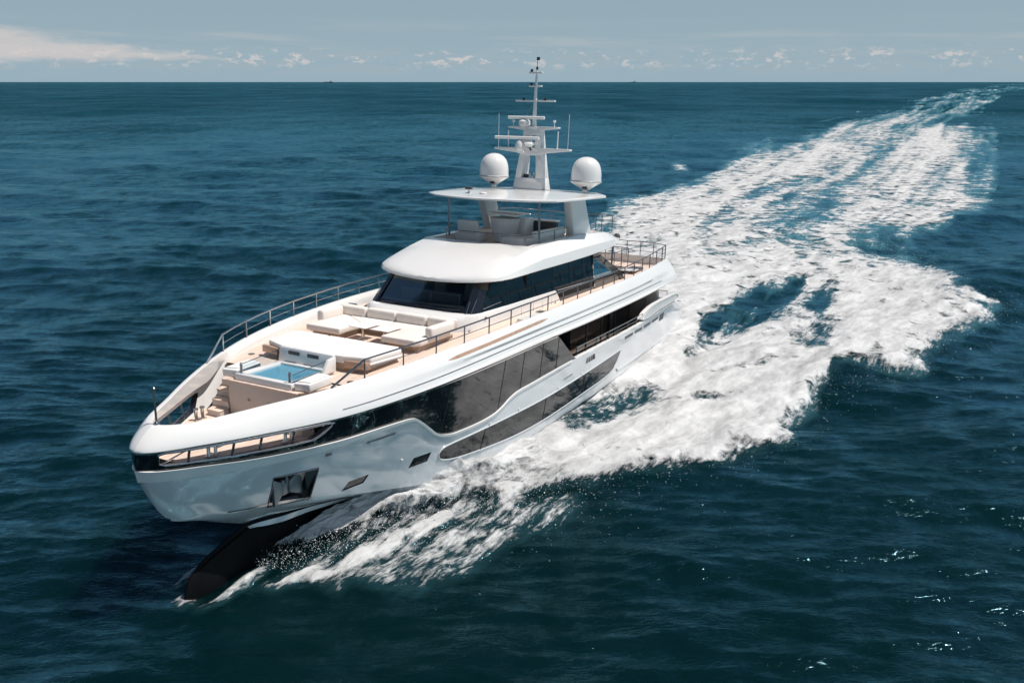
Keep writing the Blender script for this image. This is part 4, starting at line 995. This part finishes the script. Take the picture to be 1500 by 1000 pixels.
# ------------------------------------------------------------------ SEA
def hash2(ix, iy, s):
    h = (ix * 374761393 + iy * 668265263 + s * 1442695041) & 0xffffffff
    h = ((h ^ (h >> 13)) * 1274126177) & 0xffffffff
    return ((h ^ (h >> 16)) & 0xffffff) / float(0xffffff)
def vnoise(x, y, s=0):
    ix = np.floor(x).astype(np.int64); iy = np.floor(y).astype(np.int64); fx = x - ix; fy = y - iy
    fx = fx * fx * fx * (fx * (fx * 6 - 15) + 10); fy = fy * fy * fy * (fy * (fy * 6 - 15) + 10)
    a = hash2(ix, iy, s); b_ = hash2(ix + 1, iy, s); c_ = hash2(ix, iy + 1, s); d_ = hash2(ix + 1, iy + 1, s)
    return (a * (1 - fx) + b_ * fx) * (1 - fy) + (c_ * (1 - fx) + d_ * fx) * fy
def fbm(x, y, o=4, s=0, g_=.5):
    t = 0; a = 1.0; n = 0
    for k in range(o):
        t = t + a * vnoise(x * 2**k + 17.3 * k, y * 2**k - 9.1 * k, s + k); n += a; a *= g_
    return t / n
def sstep(x, a, b_): t = np.clip((x - a) / (b_ - a), 0, 1); return t * t * (3 - 2 * t)
def sdist(px, py, poly):
    """signed distance, positive inside"""
    P = np.array(poly, float); Q = np.roll(P, -1, 0); dm = np.full(px.shape, 1e9); ins = np.zeros(px.shape, bool)
    for (x0, y0), (x1, y1) in zip(P, Q):
        ex, ey = x1 - x0, y1 - y0; l2 = ex * ex + ey * ey + 1e-9
        t = np.clip(((px - x0) * ex + (py - y0) * ey) / l2, 0, 1)
        dm = np.minimum(dm, (px - x0 - t * ex) ** 2 + (py - y0 - t * ey) ** 2)
        c_ = ((y0 > py) != (y1 > py)) & (px < ex * (py - y0) / (ey if abs(ey) > 1e-9 else 1e-9) + x0); ins ^= c_
    return np.sqrt(dm) * np.where(ins, 1, -1)

# polar grid round the point under the camera, finer ahead
ang = np.radians(np.concatenate([np.arange(-84, -37, 1.0), np.arange(-37, 37.001, .068), np.arange(38, 84.1, 1.0)]))
rr_ = [4.0]
while rr_[-1] < 42000:
    r0 = rr_[-1]; step = max(.05, r0 * r0 / (CAM_H * 862) * (.85 if r0 < 400 else 1.2)); rr_.append(r0 + min(step, r0 * .12))
rr_ = np.array(rr_)
AG, RG = np.meshgrid(ang, rr_); NX = len(ang); NR = len(rr_)
gx = (RG * np.sin(AG)); gy = (RG * np.cos(AG))
spacing = np.maximum(np.gradient(rr_)[:, None] * np.ones_like(AG), RG * .0012)
rs = np.random.RandomState(5)
wx = np.zeros_like(gx); wy_ = np.zeros_like(gx); wz = np.zeros_like(gx)
NW = 130
for k in range(NW):
    lam = 0.42 * (34 / 0.42) ** (k / (NW - 1.0)); lam *= rs.uniform(.93, 1.07)
    kk = 2 * math.pi / lam
    th = math.radians(84 + rs.normal(0, 20 if lam < 6 else 27)); dx, dy = math.cos(th), math.sin(th)
    amp = (.0038 * lam ** .95) * (1 if lam < 6 else .72) * (1 if lam < 20 else (20 / lam) ** 1.2)
    amp *= rs.uniform(.6, 1.3)
    fade = 1 - sstep(spacing * 2.2 / lam, .65, 1.0)
    gust = .55 + .9 * fbm(gx * .018 + k % 7, gy * .012 + k % 5, 2, 50 + k % 4) if k % 3 == 0 else 1.0
    ph = kk * (gx * dx + gy * dy) + rs.uniform(0, 6.28)
    q = fade * amp * gust
    wz += q * np.cos(ph); wx -= .6 * q * dx * np.sin(ph); wy_ -= .6 * q * dy * np.sin(ph)

# boat-frame plan coordinates of every vertex
bx_ = (gx - ORG.x) * a_.x + (gy - ORG.y) * a_.y; by_ = (gx - ORG.x) * p_.x + (gy - ORG.y) * p_.y

A = [(-4.2, 29.2), (-4.7, 28.2), (-6.0, 26.3), (-6.3, 25.6), (-5.6, 25.5), (-4.4, 26.3), (-3.2, 26.7), (-2.4, 27.2), (-1.1, 28.2), (-0.1, 26.7), (0.3, 27.4), (1.2, 28.7), (3.3, 29.0), (4.7, 30.0), (5.8, 30.4), (7.2, 30.8), (8.6, 30.5), (10.1, 32.5), (11.3, 32.4), (12.0, 33.6), (11.9, 34.8), (14.6, 36.8), (15.6, 39.0), (18.5, 41.9), (21.4, 42.5), (22.4, 45.1), (25.4, 47.5), (27.6, 49.5), (30.6, 51.8), (33.9, 56.5), (32.2, 60.3), (33.1, 62.5), (33.4, 70.4), (34.4, 77.9), (38.1, 83.8), (45.1, 91.1), (52.5, 99.8), (60.1, 108.1), (62.8, 118.0), (69.1, 128.8),
     (93.0, 173.5), (144.5, 275.1), (296.6, 554.5), (635.0, 1146.2), (1631.2, 2789.7), (3002.8, 4885.3), (2650.6, 4919.7), (882.4, 1786.2), (216.1, 514.0), (104.3, 308.3), (55.6, 205.2), (27.3, 134.4), (17.5, 117.3), (12.6, 111.6), (10.5, 102.2), (7.8, 89.5), (5, 75), (3, 60), (2, 48), (-1, 40), (-3, 33)]
Bp = [(-8.8, 22.6), (-6.2, 22.1), (-3.7, 21.7), (-1.4, 22.7), (0.2, 24.3), (1.6, 25.6), (3.1, 27.0), (3.8, 29.4), (-1.3, 29.4), (-4.6, 27.5), (-6.4, 26.1), (-7.5, 24.1)]
Cp = [(-7.7, 22.9), (-6.4, 22.6), (-5.2, 23.3), (-3.8, 24.6), (-1.6, 26.4), (-2.6, 27.4), (-4.6, 25.8), (-6.2, 24.3)]
HOLES = [([(2.4, 34.7), (3.8, 37.3), (6.1, 40.2), (7.9, 42.3), (7.5, 39.0), (6.7, 38.1), (4.6, 36.3), (2.9, 34.5)], .62, .5),
 ([(9.5, 45.6), (12.4, 48.6), (16.2, 54.1), (21.7, 65.1), (20.8, 66.8), (15.3, 56.8), (11.5, 50.1)], .8, .5),
 ([(20.2, 58.8), (25.4, 64.8), (20.1, 53.3), (19.3, 53.6)], .8, .6), ([(16.1, 48.6), (20.8, 51.6), (18.6, 48.6), (16.1, 47.6)], .8, .6),
 ([(11.6, 43.0), (16.8, 46.8), (14.5, 44.6)], .7, .5), ([(9.0, 39.0), (11.5, 40.4), (10.8, 39.0)], .6, .4), ([(15.5, 53), (22, 57), (19, 54.4)], .6, .5),
 ([(19.7, 91.1), (26.0, 105.6), (23.2, 96.0)], .6, 1.5), ([(27.2, 109.4), (42.4, 137.5), (34.7, 119.5)], .5, 2)]
WK = .9207
def scl(P): return [(x * WK, y * WK) for x, y in P]
A = scl(A); Bp = scl(Bp); Cp = scl(Cp); HOLES = [(scl(p), k_, w_) for p, k_, w_ in HOLES]
msk = (gx > -14) & (gy > 18) & (gx < 3300)
pxm = gx[msk]; pym = gy[msk]; rm = np.hypot(pxm, pym)
wsc = np.clip(rm / 45, .45, 6)
wxn = pxm + wsc * 3.4 * (fbm(pxm / wsc * .35, pym / wsc * .35, 5, 3) - .5); wyn = pym + wsc * 2.6 * (fbm(pxm / wsc * .35 + 40, pym / wsc * .35, 4, 4) - .5)
dA = sdist(wxn, wyn, A)
den = sstep(dA, -.7 * wsc, 2.2 * wsc) * np.interp(pym, [20, 40, 55, 80, 110, 150, 230, 400, 900, 2500], [.92, .92, .87, .79, .73, .67, .57, .45, .32, .22])
# lanes of thinner and thicker foam running along the wake
xl = np.interp(pym, [60, 100, 117, 134, 205, 308, 514, 1786, 4900], [3, 10, 17, 27, 55, 104, 216, 882, 2650]); xr = np.interp(pym, [57, 78, 100, 129, 173, 275, 554, 1146, 2790, 4885], [34, 35, 52, 69, 93, 144, 297, 635, 1631, 3003])
u = (pxm - xl) / np.maximum(xr - xl, 1)
lane = fbm(u * 6.5, pym * .009, 4, 21) - .5
den += sstep(pym, 45, 100) * lane * .80 * (den > .02)
lan2 = fbm(u * 24, pym * .022, 4, 71) - .5
den += sstep(pym, 40, 80) * lan2 * .55 * (den > .02)
den += (fbm(pxm * .22, pym * .10, 4, 33) - .5) * .25 * (den > .02) * sstep(pym, 28, 50)
ac_ = pxm * p_.x + pym * p_.y; al_ = pxm * a_.x + pym * a_.y
den += (fbm(ac_ * .42, al_ * .075, 4, 91) - .52) * .85 * (den > .02) * sstep(pym, 30, 48) * (1 - sstep(pym, 90, 150)) * .6
den += (fbm(pxm * .9 + pym * .2, pym * .55 - pxm * .3, 4, 35) - .5) * .35 * (den > .02)
strk = fbm(ac_ * 1.3, al_ * .16, 4, 55)
for poly, k_, w_ in HOLES:
    first = poly in (HOLES[0][0], HOLES[1][0])
    den -= k_ * (.85 if first else .65) * np.clip(.1 + 1.75 * strk, 0, 1.3) * sstep(sdist(wxn, wyn, poly), -(2.6 if first else 3.4) * w_, (1.6 if first else 2.2) * w_)
dB = sdist(wxn, wyn, Bp); streak = fbm((pxm * .83 - pym * .55) * 2.6, (pxm * .55 + pym * .83) * .55, 4, 8)
den = np.maximum(den, sstep(dB, -.4, 1.4) * (.46 + .5 * (streak - .5)))
dC = sdist(wxn, wyn, Cp); den = np.maximum(den, sstep(dC, -.25, .5) * (.62 + .9 * (streak - .5)))
# whitecap beside the wake and stray flecks
for cx_, cy_, sx_, sy_, k_ in ((27.6, 143, 1.5, 6, .62),):
    den = np.maximum(den, k_ * np.exp(-((pxm - cx_) / sx_) ** 2 - ((pym - cy_) / sy_) ** 2))
bxm = bx_[msk]; bym = by_[msk]
den = np.maximum(den, (.62 * np.exp(-((bxm - 2.6) / 1.5) ** 2 - ((np.abs(bym) - .75) / .28) ** 2) + .5 * np.exp(-((bxm - 1.2) / .5) ** 2 - (bym / .45) ** 2)) * (.6 + .8 * streak))
den = np.clip(den, 0, 1)
foam = np.zeros_like(gx); foam[msk] = den
# the sea pushed up along the hull and thrown outward
lum = np.zeros_like(gx); rsc = np.clip(rm / 60, 1, 8)
lum[msk] = den * ((fbm(pxm * .55, pym * .55, 4, 11) - .42) * .6 + (fbm(pxm * 2.1, pym * 2.1, 3, 12) - .5) * .07 * (rm < 90) + .12) * np.interp(pym, [20, 60, 120, 300, 900], [1, .85, .6, .5, 0])
edge = np.zeros_like(gx); edge[msk] = np.exp(-((dA - 1.3) / 1.1) ** 2) * sstep(pym, 24, 30) * np.interp(pym, [26, 40, 60, 90], [.22, .28, .15, 0])
hy = np.interp(bx_, [1.2, 3, 5, 7, 9, 12, 16, 34.5, 36], [0, .35, .7, 1.4, 2.4, 3.5, 4.0, 3.6, 3.3])
dh = np.abs(by_) - hy
hug = np.where((bx_ > 1.5) & (bx_ < 40), np.exp(-np.maximum(dh, 0) / 1.1), 0) * np.interp(bx_, [1.5, 4, 8, 12, 20, 30, 34, 40], [.0, .12, .55, .55, .25, .15, .15, 0])
trough = np.where((bx_ > 14) & (bx_ < 60), np.exp(-((np.abs(by_) - (5.3 + .06 * (bx_ - 14))) / .9) ** 2), 0) * np.interp(bx_, [14, 20, 35, 60], [0, .3, .4, 0])
wash = np.where(bx_ > 34, np.exp(-(by_ / 3.2) ** 2), 0) * np.interp(bx_, [34, 40, 60, 100], [.3, .9, .4, 0])
calm = 1 - .75 * sstep(foam, .3, .8)
zz_ = wz * calm * (1 - .5 * np.clip(hug, 0, 1)) + hug - trough + wash * .5
# long wake waves running off to the right
zz_ += .28 * np.exp(-((by_ - (9 + .30 * (bx_ - 20))) / 2.6) ** 2) * sstep(bx_, 20, 40) * (1 - sstep(bx_, 110, 170))
zz_ += .30 * np.cos((by_ - .34 * bx_) * .42) * np.exp(-((by_ - (17 + .36 * (bx_ - 20))) / 11) ** 2) * sstep(bx_, 30, 60) * (1 - sstep(bx_, 130, 220))
vx = gx + wx * calm; vy = gy + wy_ * calm

def sheet(name, X_, Y_, Z_, keep=None, attrs=None, mat_=None):
    idx = np.arange(NX * NR).reshape(NR, NX)
    q = np.stack([idx[:-1, :-1], idx[:-1, 1:], idx[1:, 1:], idx[1:, :-1]], -1).reshape(-1, 4)
    if keep is not None: q = q[keep]
    used, inv = np.unique(q, return_inverse=True)
    co = np.stack([X_.ravel()[used], Y_.ravel()[used], Z_.ravel()[used]], -1).astype(np.float32)
    me = bpy.data.meshes.new(name); me.vertices.add(len(used)); me.vertices.foreach_set('co', co.ravel())
    me.loops.add(q.size); me.loops.foreach_set('vertex_index', inv.ravel().astype(np.int32))
    me.polygons.add(len(q)); me.polygons.foreach_set('loop_start', np.arange(0, q.size, 4, dtype=np.int32))
    me.polygons.foreach_set('use_smooth', np.ones(len(q), bool)); me.update(calc_edges=True)
    for k, v in (attrs or {}).items():
        at = me.attributes.new(k, 'FLOAT', 'POINT'); at.data.foreach_set('value', v.ravel()[used].astype(np.float32))
    me.materials.append(mat_); o = bpy.data.objects.new(name, me); COL.objects.link(o); return o

def water_b(gg, out):
    t = gg.new('ShaderNodeTexCoord').outputs['Object']
    at = gg.new('ShaderNodeAttribute', attribute_name='foam').outputs['Fac']
    x = gg.xyz(t); dist = gg.m('SQRT', gg.m('ADD', gg.m('MULTIPLY', x[0], x[0]), gg.m('MULTIPLY', x[1], x[1])))
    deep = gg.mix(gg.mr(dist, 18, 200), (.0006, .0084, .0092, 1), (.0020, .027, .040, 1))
    n0 = gg.noise(gg.mapping(t, (.02, .05, 1)), 1.0, 3, .5)
    k = gg.mr(n0, .3, .7, .8, 1.25); deep = gg.mix(1.0, deep, gg.comb(k, k, k), 'MULTIPLY')
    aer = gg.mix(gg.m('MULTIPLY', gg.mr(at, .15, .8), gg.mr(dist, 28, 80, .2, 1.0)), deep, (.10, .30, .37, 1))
    ang_ = math.radians(-10)
    b1 = gg.noise(gg.mapping(t, (1.0, 2.2, 1), (0, 0, ang_)), 1.6, 4, .6, .2)
    b2 = gg.noise(gg.mapping(t, (1.0, 2.0, 1), (0, 0, .15)), 6.0, 4, .6)
    b3 = gg.noise(gg.mapping(t, (1.0, 3.0, 1), (0, 0, -.1)), .32, 4, .6)
    b1 = gg.m('POWER', gg.m('SUBTRACT', 1.0, gg.m('MULTIPLY', gg.m('ABSOLUTE', gg.m('SUBTRACT', b1, .5)), 3.2), clamp=True), 2.0)
    h = gg.m('ADD', gg.m('MULTIPLY', b1, .014), gg.m('MULTIPLY', b2, .010))
    h = gg.m('ADD', h, gg.m('MULTIPLY', gg.m('MULTIPLY', b3, .55), gg.mr(dist, 40, 300)))
    b4 = gg.noise(gg.mapping(t, (.16, .09, 1), (0, 0, .12)), 1.0, 5, .62)
    h = gg.m('ADD', h, gg.m('MULTIPLY', gg.m('MULTIPLY', b4, 3.2), gg.mr(dist, 90, 500)))
    bn = gg.new('ShaderNodeBump'); bn.inputs['Strength'].default_value = .85; bn.inputs['Distance'].default_value = 1.0; gg.put(bn.inputs['Height'], h)
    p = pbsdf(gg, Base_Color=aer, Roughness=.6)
    p.inputs['Specular IOR Level'].default_value = 0; p.inputs['Subsurface Weight'].default_value = 1.0; p.inputs['Subsurface Radius'].default_value = (1.2, 2.5, 3.0); p.inputs['Subsurface Scale'].default_value = 1.0; p.subsurface_method = 'BURLEY'
    gust = gg.noise(gg.mapping(t, (1, .55, 1)), .010, 11, .80)
    gl = gg.new('ShaderNodeBsdfGlossy'); gg.put(gl.inputs['Roughness'], gg.mr(dist, 25, 400, .11, .24)); gl.inputs['Color'].default_value = (.40, .80, .97, 1); gl.distribution = 'BECKMANN'
    gg.L.new(bn.outputs[0], gl.inputs['Normal'])
    fr = gg.new('ShaderNodeFresnel'); fr.inputs[0].default_value = 1.34; gg.L.new(bn.outputs[0], fr.inputs['Normal'])
    g2 = gg.noise(gg.mapping(t, (1, .8, 1), (0, 0, .1)), .55, 6, .72)
    kf = gg.m('MULTIPLY', gg.mr(g2, .36, .64, .45, 1.6), gg.m('MULTIPLY', gg.mr(dist, 60, 450, 1.7, .42), gg.mr(gust, .40, .60, .35, 1.65)))
    ff_ = gg.m('MINIMUM', gg.m('MULTIPLY', fr.outputs[0], kf), .6)
    gg.L.new(bn.outputs[0], p.inputs['Normal'])
    mx = gg.new('ShaderNodeMixShader'); gg.put(mx.inputs[0], ff_); gg.L.new(p.outputs[0], mx.inputs[1]); gg.L.new(gl.outputs[0], mx.inputs[2]); gg.L.new(mx.outputs[0], out.inputs[0])
def foam_b(gg, out):
    t = gg.new('ShaderNodeTexCoord').outputs['Object']
    at = gg.new('ShaderNodeAttribute', attribute_name='foam').outputs['Fac']
    x = gg.xyz(t); dist = gg.m('SQRT', gg.m('ADD', gg.m('MULTIPLY', x[0], x[0]), gg.m('MULTIPLY', x[1], x[1])))
    tm = gg.mapping(t, (1.0, .62, 1), (0, 0, 0))
    n1_ = gg.noise(tm, 1.1, 9, .66, .4)
    nx_ = gg.noise(gg.mapping(t, (.30, .95, 1)), 1.1, 8, .72)
    nf_ = gg.noise(gg.mapping(gg.mapping(t, (1, 1, 1), (0, 0, YAW + .12)), (6.0, 1.5, 1)), 1.0, 9, .72)
    n1_ = gg.xyz(gg.mix(gg.mr(at, .38, .7), gg.comb(nf_, 0, 0), gg.comb(n1_, 0, 0)))[0]
    n2_ = gg.noise(gg.mapping(t, (.9, .42, 1)), .8, 8, .66)
    nn = gg.mix(gg.mr(dist, 60, 160), gg.comb(n1_, n1_, n1_), gg.comb(gg.m('MULTIPLY', gg.m('ADD', n1_, n2_), .5), 0, 0))
    nn = gg.xyz(nn)[0]
    gain = gg.m('MULTIPLY', gg.mr(dist, 60, 350, 7.5, 3.2), gg.mr(at, .2, .6, .42, 1.0))
    al = gg.m('ADD', gg.m('ADD', gg.m('MULTIPLY', gg.m('SUBTRACT', nn, .5), gain), gg.m('ADD', gg.m('MULTIPLY', gg.m('SUBTRACT', at, .5), 3.6), gg.m('MULTIPLY', gg.m('SUBTRACT', nx_, .5), gg.mr(dist, 35, 90, 1.5, 6.5)))), gg.mr(dist, 40, 90, .42, .16), clamp=True)
    sh = gg.noise(gg.mapping(gg.mapping(t, (1, 1, 1), (0, 0, YAW + .25)), (1.6, .45, 1)), 1.0, 7, .62); k = gg.mr(sh, .33, .62, .62, 1.08)
    d_ = pbsdf(gg, Base_Color=gg.comb(gg.m('MULTIPLY', k, .54), gg.m('MULTIPLY', k, .54), gg.m('MULTIPLY', k, .54)), Roughness=.8)
    bn = gg.new('ShaderNodeBump'); bn.inputs['Strength'].default_value = .8; bn.inputs['Distance'].default_value = .16; gg.put(bn.inputs['Height'], gg.noise(gg.mapping(gg.mapping(t, (1, 1, 1), (0, 0, YAW + .25)), (2.2, .7, 1)), 1.0, 7, .66))
    gg.L.new(bn.outputs[0], d_.inputs['Normal'])
    tr_ = gg.new('ShaderNodeBsdfTransparent'); mx = gg.new('ShaderNodeMixShader'); gg.put(mx.inputs[0], al)
    gg.L.new(tr_.outputs[0], mx.inputs[1]); gg.L.new(d_.outputs[0], mx.inputs[2]); gg.L.new(mx.outputs[0], out.inputs[0])
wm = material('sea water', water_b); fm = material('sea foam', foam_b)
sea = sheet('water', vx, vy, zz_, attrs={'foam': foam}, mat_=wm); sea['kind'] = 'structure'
f4 = np.maximum(np.maximum(foam[:-1, :-1], foam[1:, :-1]), np.maximum(foam[:-1, 1:], foam[1:, 1:])).ravel()
lift = .02 + RG * .0004 + np.maximum(lum, 0) * 1.0 + edge * foam
# pull the foam under the skin of the hull: nothing of it is inside the boat
inside = ((bx_ > 1.5) & (bx_ < 34.3) & (dh < -.35))
i4 = (inside[:-1, :-1] & inside[1:, 1:]).ravel()
fo = sheet('wake_foam', vx, vy, zz_ + lift, keep=(f4 > .06) & ~i4, attrs={'foam': foam}, mat_=fm)
fo['kind'] = 'stuff'; fo['label'] = 'white churned wake and bow wave foam spreading behind the yacht'; fo['category'] = 'foam'

# curling sheets of aerated water peeling off the hull
def spray_sheet(name, side, seed, x0, x1, hk, wk, dk):
    nu, nv = 360, 60; U, Vv = np.meshgrid(np.linspace(0, 1, nu), np.linspace(0, 1, nv), indexing='ij')
    X_ = x0 + (x1 - x0) * U; hb_ = np.interp(X_, [1.2, 3, 5, 7, 9, 12, 16, 34], [.05, .35, .75, 1.5, 2.4, 3.5, 4.0, 3.9])
    W_ = np.interp(X_, [3, 5, 8, 12, 18], [.5, 1.1, 1.8, 2.2, 2.0]) * wk; Hh = np.interp(X_, [3, 4.5, 7, 9, 12, 18], [.1, .45, 1.25, 1.25, .75, .3]) * hk
    wob = fbm(X_ * .9 + seed, Vv * 3 + seed, 4, seed)
    Yp = hb_ + .02 + (Vv ** .9) * W_ * (.8 + .5 * wob); Xs = X_ + Vv * .9 * (.6 + wob)
    Zw = Hh * (.55 + .9 * wob) * np.clip(1 - Vv, 0, 1) ** .8 * (.75 + 1.3 * Vv * (1 - Vv) * 2) + .03 + .12 * (fbm(X_ * 5, Vv * 14, 3, seed + 3) - .5)
    D_ = dk * np.clip(1.25 - 1.0 * Vv - .35 * np.abs(Vv - .3), 0, 1) * sstep(U, 0, .12) * sstep(1 - U, 0, .25) + .5 * (fbm(X_ * 2.2, Vv * 6, 4, seed + 5) - .5)
    D_ = np.clip(D_ * sstep(U, 0, .06) * sstep(1 - U, 0, .12) * sstep(1 - Vv, 0, .25), 0, 1)
    gx_ = ORG.x + a_.x * Xs + side * p_.x * Yp; gy_ = ORG.y + a_.y * Xs + side * p_.y * Yp
    co = np.stack([gx_, gy_, np.maximum(Zw, .02)], -1).reshape(-1, 3).astype(np.float32)
    idx = np.arange(nu * nv).reshape(nu, nv); q = np.stack([idx[:-1, :-1], idx[:-1, 1:], idx[1:, 1:], idx[1:, :-1]], -1).reshape(-1, 4)
    me = bpy.data.meshes.new(name); me.from_pydata(co.tolist(), [], q.tolist()); me.polygons.foreach_set('use_smooth', np.ones(len(q), bool))
    at = me.attributes.new('foam', 'FLOAT', 'POINT'); at.data.foreach_set('value', D_.ravel().astype(np.float32)); me.materials.append(fm)
    o = bpy.data.objects.new(name, me); COL.objects.link(o); o['kind'] = 'stuff'; o['label'] = 'sheet of spray peeling off the ' + ('port' if side > 0 else 'starboard') + ' side of the bow'; o['category'] = 'spray'
spray_sheet('bow_wave_sheet', 1, 3, 3.4, 15.0, 1.0, 1.0, .95)
spray_sheet('bow_wave_sheet', 1, 14, 4.2, 14.0, .6, 1.6, .72)
spray_sheet('bow_wave_sheet', -1, 8, 3.0, 15.0, .9, 1.0, .6)

# droplets thrown off the bow wave and along the breaking edge
def drops():
    rd_ = np.random.RandomState(9); P = []; R = []
    n = 7000; X_ = rd_.uniform(3.2, 17, n); out_ = rd_.gamma(1.8, .75, n) * np.interp(X_, [3, 8, 17], [.5, 1.2, 1.5]); hb_ = np.interp(X_, [3, 5, 7, 9, 12, 16], [.35, .7, 1.4, 2.4, 3.5, 4.0])
    yb_ = hb_ + .15 + out_; zc = np.interp(X_, [3, 6, 10, 17], [.25, .9, 1.25, .9]) * np.exp(-out_ * .35) * rd_.beta(1.6, 1.4, n) + .05
    for Xq, Yq, Zq in zip(X_, yb_, zc):
        q = a_ * Xq + p_ * Yq; P.append((ORG.x + q.x, ORG.y + q.y, Zq))
    R += list(rd_.gamma(1.6, .0024, n) + .003)
    E_ = np.array(A[4:36]); seg = np.linalg.norm(np.diff(E_, axis=0), axis=1); cum = np.cumsum(seg); tot = cum[-1]; n2 = 3500
    for s_ in rd_.uniform(0, tot, n2):
        i = int(np.searchsorted(cum, s_)); t = (s_ - (cum[i] - seg[i])) / seg[i]; q = E_[i] * (1 - t) + E_[i + 1] * t
        P.append((q[0] + rd_.normal(-.4, .8), q[1] + rd_.normal(.3, .8), abs(rd_.normal(.2, .35)) + .05)); R.append(rd_.gamma(1.6, .003) + .003)
    P = np.array(P, np.float32); R = np.array(R, np.float32); n = len(P)
    T = np.array([(1, 1, 1), (-1, -1, 1), (-1, 1, -1), (1, -1, -1)], np.float32) * .8
    co = (P[:, None, :] + R[:, None, None] * T[None] * (1 + rd_.uniform(-.4, .4, (n, 4, 1)))).reshape(-1, 3)
    fc = (np.array([(0, 1, 2), (0, 3, 1), (0, 2, 3), (1, 3, 2)])[None] + 4 * np.arange(n)[:, None, None]).reshape(-1, 3)
    me = bpy.data.meshes.new('bow_spray'); me.vertices.add(len(co)); me.vertices.foreach_set('co', co.ravel().astype(np.float32))
    me.loops.add(fc.size); me.loops.foreach_set('vertex_index', fc.ravel().astype(np.int32)); me.polygons.add(len(fc)); me.polygons.foreach_set('loop_start', np.arange(0, fc.size, 3, dtype=np.int32))
    me.update(calc_edges=True); me.materials.append(simple('spray drops', (.85, .86, .87), .5))
    o = bpy.data.objects.new('bow_spray', me); COL.objects.link(o); o['kind'] = 'stuff'; o['label'] = 'fine white spray thrown up along the port side of the hull'; o['category'] = 'spray'
drops()

# tiny ships on the horizon
for (ax, dist_, L_, lab) in ((-.204, 15000, 150, 'tiny dark cargo ship on the horizon left of the mast'), (.135, 16000, 80, 'tiny pale ship on the horizon between the mast and the wake')):
    t = bpy.data.objects.new('distant_ship', None); COL.objects.link(t); t.location = (dist_ * ax, dist_, 0); t['label'] = lab; t['category'] = 'ship'; t['group'] = 'ships on the horizon'
    b = MB(); b.hull8([(-L_ / 2 + 8, 8, -1), (L_ / 2, 8, -1), (L_ / 2, -8, -1), (-L_ / 2 + 8, -8, -1), (-L_ / 2, 9, 12), (L_ / 2, 9, 12), (L_ / 2, -9, 12), (-L_ / 2, -9, 12)], 'darkgrey'); b.build('hull', t)
    b = MB(); b.box(L_ * .2, L_ * .38, -8, 8, 12, 30, 'whitem', .5); b.build('superstructure', t)
    b = MB(); b.box(L_ * .26, L_ * .31, -2, 2, 30, 40, 'darkgrey', .3); b.build('funnel', t)
